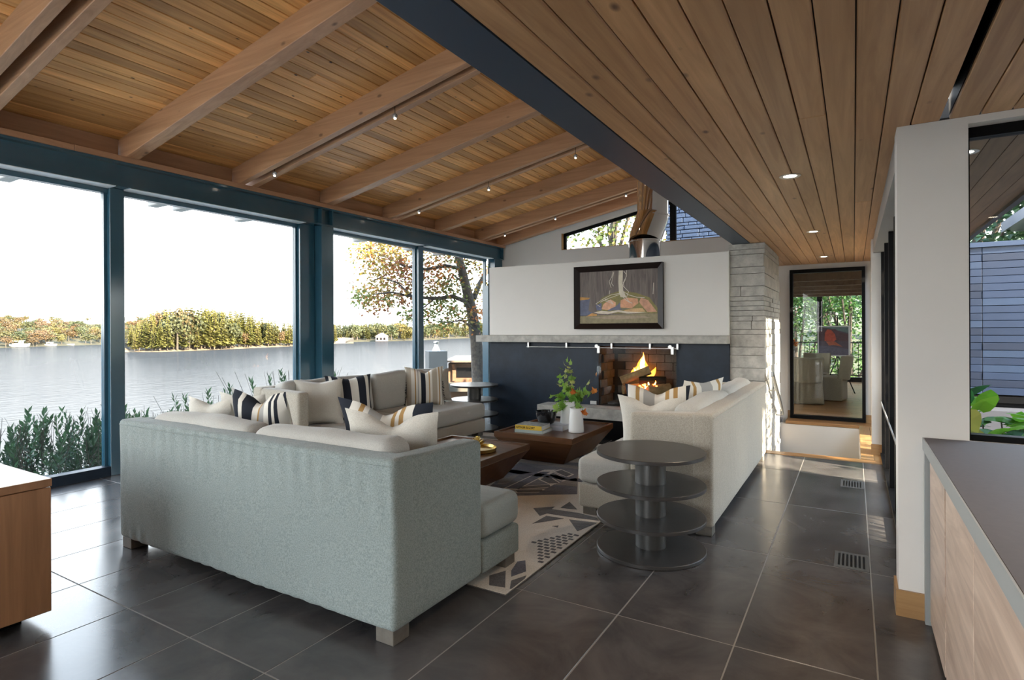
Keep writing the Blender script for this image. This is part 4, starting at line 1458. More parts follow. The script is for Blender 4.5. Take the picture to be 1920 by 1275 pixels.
for y in (4.29, 6.83, 9.37):
    t = thing('light_track', 'black light track in the gap of the rafter pair at %s' % {4.29: 'mid room', 6.83: 'the slim mullion', 9.37: 'the gable'}[y], 'track', (0, y, 0))
    MB().tube([(-6.2, 0, rz(-6.2) + .07), (-1.3, 0, rz(-1.3) + .07)], .012, 6).build('rail', blackm, t)

# ---------------------------------------------------------------- stair handrail
hr = thing('handrail', 'brushed steel handrail going down beside the concrete pillar', 'handrail', (-.82, 7.28, .94))
MB().prism([(0, 0), (.10, .0), (1.20, -.60), (1.20, -.66), (.09, -.06), (0, -.06)], -.012, .012, 'x').build('rail', brushed, hr, bevel=.003)
for y, z in ((.30, -.20), (1.02, -.59)):
    MB().tube([(0, y, z), (0, y, z - .05), (-.07, y, z - .05)], .008, 8).build('bracket', brushed, hr)
# ================================================================ DINING ROOM BEYOND
dr = struct('dining_room', 'dining room shell seen through the interior window', 'room')
for k in range(50):
    y = 10.41 + k * .15
    x = -1.2 + (k * 37 % 11) * .13
    for a, b in ((-4.0, x - .002), (x + .002, 1.0)):
        board('plank', a, b, y, y + .147, -.02, 0, oakfl, dr)
MB().box(-4.2, 1.3, 10.40, 17.9, 2.46, 2.60).build('ceiling_panel', walkwood, dr)
for y in (11.2, 12.6, 14.0, 15.4, 16.8):
    MB().box(-4.2, 1.3, y, y + .12, 2.26, 2.46).build('ceiling_beam', walkwood, dr, bevel=.004)
MB().box(.62, .74, 10.4, 17.9, 0, 2.46).build('wall_panel', white, dr)
MB().box(-4.2, -4.1, 10.4, 17.9, 0, .3).build('wall_panel', white, dr)
for x in (-4.1, -2.3, -.86, .50):
    MB().box(x, x + .13, 17.75, 17.88, 0, 2.46).build('window_post', blackm, dr)
MB().box(-4.1, .63, 17.75, 17.88, 0, .12).build('window_sill', blackm, dr)
MB().box(-4.1, .63, 17.75, 17.88, 2.38, 2.46).build('window_head', blackm, dr)
MB().box(-4.1, .6, 17.80, 17.808, .12, 2.38).build('pane', glassm, dr)
MB().box(-4.1, -4.092, 10.4, 17.8, .3, 2.4).build('pane', glassm, dr)
dk = thing('railing', 'thin black balcony railing outside the dining room', 'railing', (-1.6, 19.2, 0))
MB().box(-3, 3, -.02, .02, 1.0, 1.03).build('top_rail', blackm, dk)
MB().box(-3, 3, -.02, .02, .06, .09).build('bottom_rail', blackm, dk)
for k in range(44):
    MB().box(-2.99 + k * .138, -2.975 + k * .138, -.007, .007, .09, 1.0).build('picket', blackm, dk)
MB().box(-3, 3, -1.3, .1, -.15, -.02).build('deck', greyhead, dk)
chf = fabric('cream_slipcover', (.30, .265, .185), (.235, .205, .14), 150, .5)
def dchair(label, x, y, deg):
    c = thing('dining_chair', label, 'chair', (x, y, 0), math.radians(deg), 'slipcovered dining chairs')
    def flare(q):
        q.x *= 1 + .12 * (1 - q.z / .45) + .02 * math.sin(q.y * 40)
        return q
    soft(.50, .50, .47, .03, (10, 10, 6), flare).build('skirt', chf, c, (0, 0, .01), smooth=True, angle=70)
    def curve(q):
        q.y += .10 * (q.x / .25) ** 2 - .05
        q.x *= 1 + .10 * (q.z / .5)
        return q
    soft(.50, .09, .48, .035, (12, 3, 6), curve).build('backrest', chf, c, (0, -.24, .42), (math.radians(8), 0, 0), smooth=True, angle=70)
    return c
dchair('cream slipcovered dining chair with its back to the interior window', -.78, 12.35, 8)
dchair('cream slipcovered dining chair at the far side of the dining table', -.72, 14.0, 175)
dchair('cream slipcovered dining chair on the right, seen from the side', -.40, 13.15, 80)
dtb = thing('dining_table', 'dining table mostly hidden behind the interior window frame', 'table', (-1.35, 13.2, 0))
MB().box(-.55, .55, -.9, .9, .70, .74).build('tabletop', walnut, dtb, bevel=.004)
for x in (-.4, .4):
    MB().box(x - .05, x + .05, -.6, .6, 0, .70).build('trestle', walnut, dtb)
flw = thing('flower_vase', 'orange flowers in a glass vase on the dining table', 'flowers', (-1.06, 12.75, .74))
MB().lathe([(.05, 0), (.06, .05), (.045, .2), (.05, .25), (.045, .25), (0, .02)], 20).build('vase', ceramic, flw, smooth=True)
pm = MB()
rr = random.Random(2)
for k in range(40):
    d = Vector((rr.uniform(-1, 1), rr.uniform(-1, 1), rr.uniform(-.2, 1))).normalized()
    pm.leaf(Vector((0, 0, .36)) + d * .05, d, Vector((rr.uniform(-1, 1), rr.uniform(-1, 1), .5)), .09, .05)
pm.build('blossoms', leafmat('orange_petal', .3, False, (.55, .22, .03)), flw)
ea = thing('easel_picture', 'white-framed picture of a red tree on an easel in the dining room', 'picture', (-.38, 14.5, 0), math.radians(-6))
for x0, x1, z0, z1 in ((-.315, .315, .82, .845), (-.315, .315, 1.465, 1.49), (-.315, -.295, .845, 1.465), (.285, .315, .845, 1.465)):
    MB().box(x0, x1, -.02, .02, z0, z1).build('frame_bar', plain('silver_frame', (.75, .75, .73), .3) if 'silver_frame' not in MATS else MATS['silver_frame'], ea)
ec = MB().box(-.295, .285, -.012, .01, .845, 1.465).build('canvas', plain('slate_violet_paint', (.095, .075, .10), .6, 0, .25, 6), ea)
def pt(col, pts, lay=1):
    key = 'paint_%.2f_%.2f_%.2f' % col
    mt_ = MATS.get(key) or plain(key, col, .6, 0, .3, 25)
    MB().prism([(-.295 + x * .58, .845 + z * .62) for x, z in pts], -.0125 - .0006 * lay, -.012, 'y').build('paint_shape', mt_, ec)
pt((.13, .20, .20), [(0, 1), (1, 1), (1, .78), (.7, .86), (.3, .96)])
pt((.10, .05, .06), [(0, .50), (1, .50), (1, .74), (.75, .80), (.55, .93), (.2, .90), (0, .82)], 2)
pt((.50, .09, .05), [(.2, .5), (.22, .8), (.3, .92), (.42, .9), (.55, .75), (.6, .55), (.5, .48)], 3)
pt((.45, .12, .06), [(.25, .48), (.55, .48), (.8, .30), (.5, .36), (.35, .34)], 3)
pt((.13, .12, .17), [(0, 0), (1, 0), (1, .22), (.5, .30), (0, .34)], 2)
MB().tube([(.07, .06, 0), (.07, .04, 1.72)], .012, 6).build('easel_post', blackm, ea)
for x in (-.25, .38):
    MB().tube([(.07, .05, .85), (x, .35 if x < 0 else .2, 0)], .012, 6).build('easel_leg', blackm, ea)
MB().tube([(.07, .04, 1.72), (-.17, -.05, 1.78), (-.32, -.12, 1.60), (-.27, -.12, 1.56)], .008, 6).build('lamp_arm', brushed, ea)

# ================================================================ OUTDOORS
LAKE = EYE - 9.0
def ground(x, y):
    hx = max(0, -6.9 - x)
    z = -.35 - .50 * hx + .15 * noise.noise(Vector((x * .2, y * .2, 0)))
    if y > 24:
        z += (y - 24) * .25
    if x > 8:
        z += (x - 8) * .12
    return max(z, LAKE - 2)
gm = MB()
NX, NY = 60, 60
gx0, gx1, gy0, gy1 = -24, 40, -25, 60
for i in range(NX + 1):
    for j in range(NY + 1):
        x, y = gx0 + (gx1 - gx0) * i / NX, gy0 + (gy1 - gy0) * j / NY
        gm.v.append((x, y, ground(x, y)))
for i in range(NX):
    for j in range(NY):
        x, y = gx0 + (gx1 - gx0) * (i + .5) / NX, gy0 + (gy1 - gy0) * (j + .5) / NY
        if -6.4 < x < 3.2 and -4.4 < y < 10.2:
            continue
        a = i * (NY + 1) + j
        gm.f.append((a, a + NY + 1, a + NY + 2, a + 1))
tag(gm.build('ground', gravel, None, smooth=True), 'sloping planted ground around the house down to the lake', 'ground', kind='structure')
tc_ = struct('terrace', 'pale stone terrace outside the lake windows', 'terrace')  # unseen pale slabs added to bounce daylight up to the ceiling
MB().box(-9.2, -6.52, -9, 10.4, -.75, -.42).build('paving', plain('pale_paving', (.80, .78, .74), .8, 0, .05, 2), tc_)
MB().box(-9.2, 3.4, -9, -4.62, -.6, -.12).build('paving', MATS['pale_paving'], tc_)
lk = MB().add([(-2500, -1500, LAKE), (60, -1500, LAKE), (60, 2500, LAKE), (-2500, 2500, LAKE)], [(0, 1, 2, 3)]).build('lake', waterm)
tag(lk, 'calm pale grey lake beyond the windows', 'lake', kind='structure')

# ---- trees for the far shores (few meshes, shared)
def conifer(seed):
    r = random.Random(seed)
    mb = MB()
    n0 = len(mb.f)
    mb.tube([(0, 0, 0), (0, 0, .55), (0, 0, .98)], [.022, .015, .003], 5)
    mb.c = [(.10, .08, .06)] * len(mb.f)
    lay = 15
    for k in range(lay):
        t = k / (lay - 1)
        z = .10 + .88 * t
        R = (.20 + .05 * math.sin(k * 1.7 + seed)) * (1 - t) ** .75 + .018
        nb = 9 if t < .7 else 6
        for b in range(nb):
            an = 2 * PI * b / nb + r.uniform(-.4, .4) + k
            L = R * r.uniform(.65, 1.2)
            d = Vector((math.cos(an), math.sin(an), r.uniform(-.25, .15)))
            sd_ = Vector((-math.sin(an), math.cos(an), 0))
            p0 = Vector((0, 0, z + .02))
            g = r.uniform(.75, 1.25)
            col = (.135 * g, .125 * g, .036 * g)
            w_ = L * .42
            for s in (0, 1):
                zz = Vector((0, 0, -.02 * s + r.uniform(-.01, .02)))
                a = p0 + d * L * .45 + sd_ * w_ * r.uniform(.7, 1.1) + zz + Vector((0, 0, .03))
                c = p0 + d * L * .45 - sd_ * w_ * r.uniform(.7, 1.1) + zz + Vector((0, 0, .03))
                e_ = p0 + d * L + Vector((0, 0, -.012 * s))
                mb.add([p0, a, e_, c], [(0, 1, 2), (0, 2, 3)], col)
    return mb.mesh('conifer', farleaf)
def broadleaf(seed, col):
    r = random.Random(seed)
    mb = MB()
    mb.tube([(0, 0, 0), (.01, 0, .3), (0, 0, .6)], [.03, .024, .012], 5)
    mb.c = [(.10, .08, .06)] * len(mb.f)
    blobs = [(Vector((r.uniform(-.2, .2), r.uniform(-.2, .2), r.uniform(.4, .8))), r.uniform(.16, .26)) for _ in range(9)]
    for k in range(420):
        c, R = r.choice(blobs)
        d = Vector((r.gauss(0, 1), r.gauss(0, 1), r.gauss(.25, 1))).normalized()
        g = r.uniform(.7, 1.3)
        t = d.orthogonal()
        t.rotate(Matrix.Rotation(r.uniform(0, 6.28), 3, d))
        mb.leaf(c + d * R * r.uniform(.75, 1), t + d * .4, d, .085, .075, tuple(q * g for q in col), .1)
    return mb.mesh('broadleaf_tree', farleaf)
CON = [conifer(s) for s in range(5)]
BRO = [broadleaf(s, c) for s, c in enumerate([(.085, .072, .026), (.10, .066, .027), (.068, .068, .026), (.12, .095, .027), (.10, .058, .026), (.055, .062, .024)])]
rr = random.Random(77)
def lerp_tab(tab, u):
    for (a, va), (b, vb) in zip(tab, tab[1:]):
        if u <= b:
            return va + (vb - va) * max(0, (u - a)) / (b - a)
    return tab[-1][1]
# wooded island
base_t = [(235, 657), (300, 657.5), (420, 653), (560, 647), (640, 642.5)]
top_t = [(235, 612), (262, 600), (285, 581), (340, 574), (400, 577), (460, 584), (520, 600), (560, 606), (640, 606)]
isl = MB()
pts_f, pts_b = [], []
for k in range(30):
    u = 228 + k * 15
    v = lerp_tab(base_t, u)
    d = 9.0 * FPX / (v - V0)
    p, q = at(u, v, d), at(u, v, d + 60)
    if k in (0, 29):
        q = p.copy()
    pts_f.append((p.x, p.y, LAKE - .3))
    mm = p.lerp(q, .12)
    pts_b.append(((mm.x, mm.y, LAKE + 1.0), ((p.x + q.x) / 2, (p.y + q.y) / 2, LAKE + 3.5), (q.x, q.y, LAKE - .3)))
for k in range(29):
    rows = [[pts_f[k]] + list(pts_b[k]), [pts_f[k + 1]] + list(pts_b[k + 1])]
    for j in range(3):
        isl.add([rows[0][j], rows[1][j], rows[1][j + 1], rows[0][j + 1]], [(0, 1, 2, 3)])
tag(isl.build('island', plain('shore_soil', (.16, .12, .075), .95, 0, .4, .3), smooth=True), 'low wooded island shore across the lake', 'island', kind='structure')
NI = 240
for k in range(NI):
    u = 243 + (630 - 243) * (k + rr.random()) / NI
    v = lerp_tab(base_t, u)
    deep = rr.choice([1, 3, 6, 12, 20, 30]) + rr.uniform(0, 3)
    d = 9.0 * FPX / (v - V0) + deep
    tv = lerp_tab(top_t, u) + rr.choice([0, 0, 3, 8, 16, 26]) * (1 if deep > 4 else 1.3) + rr.uniform(-4, 4)
    p = at(u, v, d)
    z0 = LAKE + min(3.2, .4 + deep * .11)
    h_ = max(7, EYE + (V0 - tv) / FPX * d - z0)
    me = rr.choice(CON) if rr.random() < .86 else rr.choice(BRO[:3])
    o = put('pine_tree' if me in CON else 'broadleaf_tree', me, None, (p.x, p.y, z0), (0, 0, rr.uniform(0, 6.28)), (h_ * rr.uniform(.65, .95), h_ * rr.uniform(.65, .95), h_))
    if me in CON:
        tag(o, 'green-gold pine on the wooded island across the lake', 'tree', 'pines on the island')
    else:
        tag(o, 'rounded leafy tree among the pines on the island', 'tree', 'leafy trees on the island')
# far shores
def shore(tab, u0, u1, n_, back, rise, name, label):
    mb = MB()
    rows = []
    for k in range(n_ + 1):
        u = u0 + (u1 - u0) * k / n_
        v = lerp_tab(tab, u)
        d = 9.0 * FPX / (v - V0)
        row = []
        for b, z in ((0, -.4), (.06, .8), (.5, rise * .6), (1.0, rise), (1.5, rise * .9)):
            p = at(u, v, d + back * b)
            row.append((p.x, p.y, LAKE + z))
        rows.append(row)
    for k in range(n_):
        for j in range(4):
            mb.add([rows[k][j], rows[k + 1][j], rows[k + 1][j + 1], rows[k][j + 1]], [(0, 1, 2, 3)])
    o = mb.build(name, MATS['far_forest'], smooth=True)
    tag(o, label, 'shore', kind='structure')
plain('far_forest', (.045, .038, .016), .95, 0, .4, .12)
lt_tab = [(-120, 650), (0, 648.5), (90, 645.5), (200, 643), (280, 641)]
rt_tab = [(560, 641), (640, 640.5), (780, 638), (860, 634), (1000, 632)]
shore(lt_tab, -140, 290, 14, 110, 15, 'far_shore', 'autumn-coloured wooded shore at the left across the lake')
shore(rt_tab, 560, 1000, 14, 90, 6, 'far_shore', 'wooded shore at the right across the lake')
for k in range(190):
    u = -60 + 330 * rr.random()
    v = lerp_tab(lt_tab, u)
    t = rr.random() ** 1.2
    d = 9.0 * FPX / (v - V0) + 2 + 108 * t
    p = at(u, v, d)
    z0 = LAKE + .4 + 15 * min(1, t * 1.15)
    h_ = rr.uniform(6.0, 9.5) * (1 if t < .6 else .75)
    me = rr.choice(BRO)
    o = put('broadleaf_tree', me, None, (p.x, p.y, z0 - .6), (0, 0, rr.uniform(0, 6.28)), (h_ * 1.25, h_ * 1.25, h_))
    tag(o, 'autumn broadleaf tree on the left far shore', 'tree', 'trees on the left shore')
for k in range(230):
    u = 610 + 310 * rr.random()
    v = lerp_tab(rt_tab, u)
    t = rr.random()
    d = 9.0 * FPX / (v - V0) + 2 + 60 * t
    p = at(u, v, d)
    tv = (604 if u < 780 else 606) + rr.uniform(-3, 14)
    z0 = LAKE + .5 + 4 * t
    h_ = max(6, EYE + (V0 - tv) / FPX * d - z0)
    con = rr.random() < (.8 if u < 780 else .35)
    me = rr.choice(CON) if con else rr.choice(BRO[2:4] + BRO[5:])
    o = put('pine_tree' if con else 'broadleaf_tree', me, None, (p.x, p.y, z0), (0, 0, rr.uniform(0, 6.28)), (h_ * (.8 if con else 1.2), h_ * (.8 if con else 1.2), h_))
    tag(o, ('dark pine on the right far shore' if con else 'leafy tree on the right far shore'), 'tree', 'pines on the right shore' if con else 'leafy trees on the right shore')

boatw = plain('boat_white', (.72, .72, .70), .4)
def boat(label, u, v, wpx, cabin=True):
    d = 9.0 * FPX / (v - V0) - 2
    p = at(u, v, d)
    s = wpx / FPX * d
    b = thing('boat', label, 'boat', (p.x, p.y, LAKE), YAW, 'boats along the left shore')
    vs = [(-.5, -.12, .02), (.38, -.12, .02), (.5, 0, .06), (.38, .12, .02), (-.5, .12, .02), (-.5, -.15, .17), (.40, -.15, .19), (.56, 0, .21), (.40, .15, .19), (-.5, .15, .17)]
    MB().add([(x * s, y * s, z * s) for x, y, z in vs], [(0, 1, 2, 3, 4), (5, 9, 8, 7, 6), (0, 5, 6, 1), (1, 6, 7, 2), (2, 7, 8, 3), (3, 8, 9, 4), (4, 9, 5, 0)]).build('hull', boatw, b)
    if cabin:
        MB().box(-.36 * s, .10 * s, -.11 * s, .11 * s, .17 * s, .36 * s).build('cabin', boatw, b)
        MB().box(-.33 * s, .0 * s, -.112 * s, .112 * s, .24 * s, .31 * s).build('cabin_window', blackm, b)
        MB().box(-.40 * s, .14 * s, -.13 * s, .13 * s, .36 * s, .38 * s).build('roof', boatw, b)
boat('white cabin cruiser moored at the left shore', 38, 647, 34)
boat('smaller white boat moored right of the cabin cruiser', 96, 645, 20)
boat('low open white boat near the window mullion', 132, 644, 14, False)
p = at(716, 639.5, 9.0 * FPX / (639.5 - V0) - 1)
ch = thing('cottage', 'small pale cottage at the water on the right shore', 'house', (p.x, p.y, LAKE), YAW)
MB().box(-4, 4, -3, 3, .3, 4).build('wall', plain('cottage_wall', (.20, .15, .125), .8), ch)
MB().prism([(-4.6, 4), (4.6, 4), (0, 6.6)], -3.4, 3.4, 'y').build('roof', plain('cottage_roof', (.20, .14, .12), .8), ch)
for x in (-2.6, 0, 2.6):
    MB().box(x - .7, x + .7, -3.06, -3, 1.4, 3).build('window', blackm, ch)

# ---- shrubs against the lake windows
def shrub_mesh(seed, n_stem, H):
    r = random.Random(seed)
    mb = MB()
    for s in range(n_stem):
        bx, by = r.gauss(0, .26), r.gauss(0, .26)
        top = Vector((bx * 1.5, by * 1.5, H * r.uniform(.6, 1.0)))
        b0 = Vector((bx * .4, by * .4, 0))
        nl = 58
        for k in range(nl):
            t = .12 + .88 * k / nl
            p = b0.lerp(top, t)
            an = k * 2.4 + r.random()
            el = .15 + .9 * t ** 3
            d = Vector((math.cos(an) * math.cos(el), math.sin(an) * math.cos(el), math.sin(el)))
            g = r.uniform(.6, 1.3)
            mb.leaf(p, d, Vector((r.uniform(-.4, .4), r.uniform(-.4, .4), 1)), r.uniform(.062, .098), .034, (.040 * g, .078 * g, .036 * g), .15)
    return mb.mesh('foliage', leafm)
def stem_mesh(seed, n_stem, H):
    r = random.Random(seed)
    mb = MB()
    for s in range(n_stem):
        bx, by = r.gauss(0, .26), r.gauss(0, .26)
        top = Vector((bx * 1.5, by * 1.5, H * .95))
        mb.tube([(bx * .4, by * .4, 0), tuple(top)], [.006, .002], 4)
    return mb.mesh('stems', barkm)
SH = [shrub_mesh(s, 26, 1.0) for s in range(3)]
ST = [stem_mesh(s, 26, 1.0) for s in range(3)]
rows = [(-7.5, 1.7, .50), (-7.45, 2.25, .52), (-7.6, 2.75, .56), (-7.5, 3.25, .50), (-8.0, 2.4, .45), (-8.1, 3.4, .40), (-7.9, 3.95, .50), (-7.8, 4.5, .40), (-7.75, 4.95, .60), (-7.8, 5.45, .36), (-8.3, 4.6, .34), (-7.7, 6.05, .90), (-7.9, 6.4, .35), (-8.6, 5.6, .10), (-7.5, .9, .55)]
for k, (x, y, top) in enumerate(rows):
    z0 = ground(x, y) - .05
    s = thing('shrub', 'dark leafy shrub in the hedge outside the lake windows' if k != 11 else 'tallest leafy shrub outside the double column', 'shrub', (x, y, z0), k * 1.3, 'shrubs outside the lake windows')
    h_ = top - z0
    put('foliage', SH[k % 3], s, scale=(1.0, 1.0, h_))
    put('stems', ST[k % 3], s, scale=(1.0, 1.0, h_))

# ---- leaning maple by the fireplace window
mp_ = thing('maple_tree', 'leaning maple with autumn leaves outside the window by the fireplace', 'tree', tuple(at(897, 820, 13.0)))
O = Vector(mp_.location)
def P(u, v, d=13.0):
    return at(u, v, d) - O
trunk = MB()
trunk.tube([P(899, 900), P(897, 720), P(893, 640), P(884, 580), P(872, 530), P(862, 490), P(850, 440), P(835, 380)], [.17, .145, .135, .12, .105, .095, .085, .06], 12)
br = MB()
tips = []
def limb(pts, r0, r1):
    n = len(pts)
    br.tube(pts, [r0 + (r1 - r0) * i / (n - 1) for i in range(n)], 7)
    tips.append(pts)
limb([P(886, 590), P(872, 565, 12.8), P(850, 556, 12.5), P(815, 560, 12.2), P(775, 557, 12.0), P(735, 548, 11.8), P(700, 552, 11.7)], .065, .012)
limb([P(815, 560, 12.2), P(790, 580, 12.1), P(762, 600, 12.0)], .02, .006)
limb([P(775, 557, 12.0), P(745, 530, 12.0), P(715, 520, 12.0), P(690, 530, 12)], .025, .006)
limb([P(874, 535), P(850, 515, 13.2), P(838, 535, 13.4), P(825, 552, 13.6)], .03, .008)
limb([P(866, 505), P(835, 498, 12.6), P(800, 505, 12.4), P(760, 500, 12.2), P(720, 480, 12.0), P(690, 465, 12)], .05, .008)
limb([P(858, 470), P(820, 455, 12.4), P(770, 450, 12.2), P(720, 440, 12), P(680, 455, 12)], .05, .008)
limb([P(888, 560, 13.1), P(900, 530, 13.3), P(915, 505, 13.5), P(940, 480, 13.7)], .07, .03)
limb([P(893, 620, 12.9), P(865, 600, 12.6), P(840, 605, 12.3), P(815, 600, 12.1)], .03, .006)
limb([P(852, 450), P(900, 430, 13.4), P(940, 420, 13.6)], .05, .02)
trunk.build('trunk', barkm, mp_, smooth=True)
br.build('branches', barkm, mp_, smooth=True)
lv = MB()
YEL, RUS, GRN, OLV, ORG = (.36, .25, .04), (.22, .095, .04), (.105, .14, .035), (.23, .175, .045), (.38, .16, .045)
cl_ = [(680, 468, 22, YEL, 110), (705, 455, 28, OLV, 130), (730, 475, 32, OLV, 170), (700, 490, 26, OLV, 130), (760, 470, 30, OLV, 150), (745, 500, 34, RUS, 190), (715, 515, 30, OLV, 140), (770, 520, 30, RUS, 160), (700, 548, 26, OLV, 130),
       (672, 552, 14, GRN, 50), (682, 566, 14, GRN, 50), (710, 570, 20, RUS, 90), (735, 545, 28, OLV, 130), (765, 555, 24, RUS, 110), (770, 590, 18, GRN, 80), (775, 445, 26, OLV, 110), (815, 480, 26, OLV, 110), (820, 510, 28, ORG, 130),
       (808, 540, 28, OLV, 120), (840, 525, 26, GRN, 120), (850, 545, 26, GRN, 120), (825, 575, 30, GRN, 150), (800, 590, 20, GRN, 80), (850, 585, 26, GRN, 110), (870, 600, 22, OLV, 80), (895, 500, 26, OLV, 100), (900, 470, 22, ORG, 80),
       (905, 545, 24, OLV, 80), (838, 462, 24, OLV, 90), (780, 425, 40, OLV, 150), (700, 425, 36, YEL, 120), (900, 585, 18, ORG, 60), (860, 490, 22, GRN, 70), (812, 455, 22, OLV, 90), (905, 610, 16, GRN, 40), (730, 560, 18, GRN, 60), (830, 610, 14, GRN, 40)]
rr = random.Random(15)
for u, v, rad, col, n_ in cl_:
    for k in range(int(n_ * 1.9)):
        d = 12.5 + rr.gauss(0, .5) + (.5 if u > 830 else 0)
        p = P(u + rr.gauss(0, rad * .62), v + rr.gauss(0, rad * .5), d)
        if (p + O).x > -6.85:
            continue
        c = col if rr.random() < .7 else rr.choice([YEL, RUS, GRN, OLV, ORG])
        g = rr.uniform(.6, 1.25)
        dr_ = Vector((rr.uniform(-1, 1), rr.uniform(-1, 1), rr.uniform(-1, .3)))
        lv.leaf(p, dr_, Vector((rr.uniform(-1, 1), rr.uniform(-1, 1), 1)), rr.uniform(.06, .095), rr.uniform(.05, .08), tuple(q * g for q in c), .15)
lv.build('foliage', leafm, mp_)

# ---- leafy trees around the house (shared crowns)
def crown_mesh(seed, cols, n_=2600, leaf=.16):
    r = random.Random(seed)
    mb = MB()
    blobs = [(Vector((r.uniform(-1.6, 1.6), r.uniform(-1.6, 1.6), r.uniform(2.0, 6.6))), r.uniform(.7, 1.25)) for _ in range(16)]
    for k in range(n_):
        c, R = r.choice(blobs)
        d = Vector((r.gauss(0, 1), r.gauss(0, 1), r.gauss(0, .8))).normalized()
        g = r.uniform(.6, 1.35)
        col = r.choice(cols)
        mb.leaf(c + d * R * r.uniform(.35, 1.05), Vector((r.uniform(-1, 1), r.uniform(-1, 1), r.uniform(-1, .4))), Vector((r.uniform(-.6, .6), r.uniform(-.6, .6), 1)), leaf * r.uniform(.7, 1.2), leaf * .75, tuple(q * g for q in col), .12)
    return mb.mesh('foliage', leafm), blobs
def trunk_mesh(seed, blobs):
    mb = MB()
    mb.tube([(0, 0, -.5), (.05, 0, 1.5), (.0, .1, 3.5), (.1, .1, 6.0)], [.16, .13, .09, .03], 8)
    for c, R in blobs[:9]:
        mb.tube([(0, .03, max(1.0, c.z * .5)), tuple(c * .6 + Vector((0, 0, c.z * .35))), tuple(c)], [.05, .03, .01], 5)
    return mb.mesh('trunk', barkm)
GA, GB, GC = [(.05, .11, .02), (.07, .14, .03), (.10, .17, .04)], [(.022, .055, .024), (.03, .07, .03)], [(.14, .17, .04), (.22, .18, .04), (.10, .13, .035)]
TR = []
for s, cols in ((1, GA), (2, GB), (3, GC)):
    me, bl = crown_mesh(s, cols)
    TR.append((me, trunk_mesh(s, bl)))
def garden_tree(label, kind, x, y, s, z=None, a=0, group='garden trees'):
    t = thing('garden_tree', label, 'tree', (x, y, (ground(x, y) if z is None else z)), a, group)
    t.scale = (s, s, s)
    put('foliage', TR[kind][0], t)
    put('trunk', TR[kind][1], t)
garden_tree('bright green tree behind the dining room railing at the right', 0, -.1, 22.0, .95, -2.6, .5)
garden_tree('bright green tree behind the dining room railing, centre', 0, -1.7, 23.0, .9, -3.0, 2.0)
garden_tree('dark green tree behind the dining room railing at the left', 1, -2.9, 25.5, 1.2, -2.0, 3.0)
garden_tree('dark green tree farther back beyond the dining room', 1, -1.2, 28, 1.5, -2.0, 1.0)
garden_tree('large dark tree far beyond the dining room', 1, 1.2, 29, 1.5, -2.0, 4.0)
garden_tree('yellow-green tree with open branches outside the clerestory', 2, -6.6, 17.5, 1.05, .6, 1.0)
garden_tree('second yellow-green tree outside the clerestory', 2, -5.0, 19.5, 1.05, .6, 3.3)
garden_tree('dark green tree above the grey siding in the picture window', 1, 4.2, 16.0, 1.0, -.4, 2.0)
garden_tree('green tree above the grey siding at the picture edge', 0, 6.0, 15.0, 1.0, -.4, .3)
garden_tree('dark green tree rising behind the grey siding', 1, 2.6, 18.5, 1.1, -.3, 5.2)
gw = plain('screen_timber', (.30, .26, .21), .8)
for k, (ya, yb) in enumerate(((-9, 2.78), (3.5, 5.35))):  # unseen panels added to block the sun and shape its floor streaks
    gr = thing('court_screen', ('long timber screen along the entry court, outside the view', 'short timber screen along the entry court, outside the view')[k], 'screen', (7.0, ya, 0))
    if k == 0:
        MB().box(0, .5, 0, yb - ya, -.5, 5.3).build('panel', gw, gr)
    else:
        MB().box(0, .5, 0, 1.0, -.5, 5.3).build('panel', gw, gr)
        MB().box(0, .5, 1.0, yb - ya, 4.22, 5.3).build('lintel', gw, gr)
        MB().box(0, .5, yb - ya - .08, yb - ya, -.5, 4.22).build('post', gw, gr)
    if k == 0:
        MB().box(0, .5, yb - ya, 3.5 - ya, 3.22, 5.3).build('lintel', gw, gr)
    MB().box(-.05, .55, -.02, yb - ya + .02, 5.3, 5.4).build('cap', gw, gr)
garden_tree('leafy tree in the entry court that throws dappled shade', 0, 5.4, 6.2, .62, -.2, .9)
garden_tree('second leafy tree in the entry court', 1, 15.5, -.8, .95, -.2, 2.9)
TR.append((crown_mesh(9, GA, 5200, .2)[0], TR[0][1]))
garden_tree('densest leafy tree in the entry court', 3, 14.3, -1.0, .95, -.2, 1.7)
garden_tree('tall leafy tree at the back of the entry court', 3, 16.0, 4.2, .9, .2, .2)
garden_tree('third leafy tree in the entry court', 0, 15.5, 6.5, .72, -.2, 4.4)

# ---- boathouse and its chimney down the slope
bo = at(866, 720, 22.0)
bh_ = thing('boathouse', 'cedar boathouse with big windows seen past the pillows', 'house', (bo.x, bo.y, 0), YAW)
MB().box(-.55, 2.6, .3, 3.4, -5, .12).build('wall', cedar, bh_)
for x in (-.35, .66, 1.67):
    MB().box(x + .12, x + .86, .26, .30, -.42, -.04).build('window', blackm, bh_)
    MB().box(x - .03, x + .10, .20, .30, -.55, .10).build('post', cedar, bh_)
    MB().prism([(-.25, .12), (.3, .12), (.3, -.14)], x - .02, x + .07, 'x').build('bracket', cedar, bh_)
MB().prism([(-.62, .20), (2.8, .20), (2.8, .27), (-.62, .27)], -.35, 3.8, 'y').build('roof', plain('cedar_fascia', (.15, .10, .065), .6), bh_)
MB().prism([(-.62, .24), (-.62, .18), (-1.25, -.13), (-1.25, -.07)], -.35, 3.8, 'y').build('roof_slope', plain('slate_roof', (.10, .11, .12), .7), bh_)
MB().box(-.8, 2.8, -.6, .25, -.88, -.60).build('stone_ledge', plain('dark_ledge', (.10, .085, .065), .9), bh_)
cm = at(818, 690, 21.0)
chm = thing('chimney', 'square grey chimney with a steel cap beside the boathouse', 'chimney', (cm.x, cm.y, 0), YAW + .35)
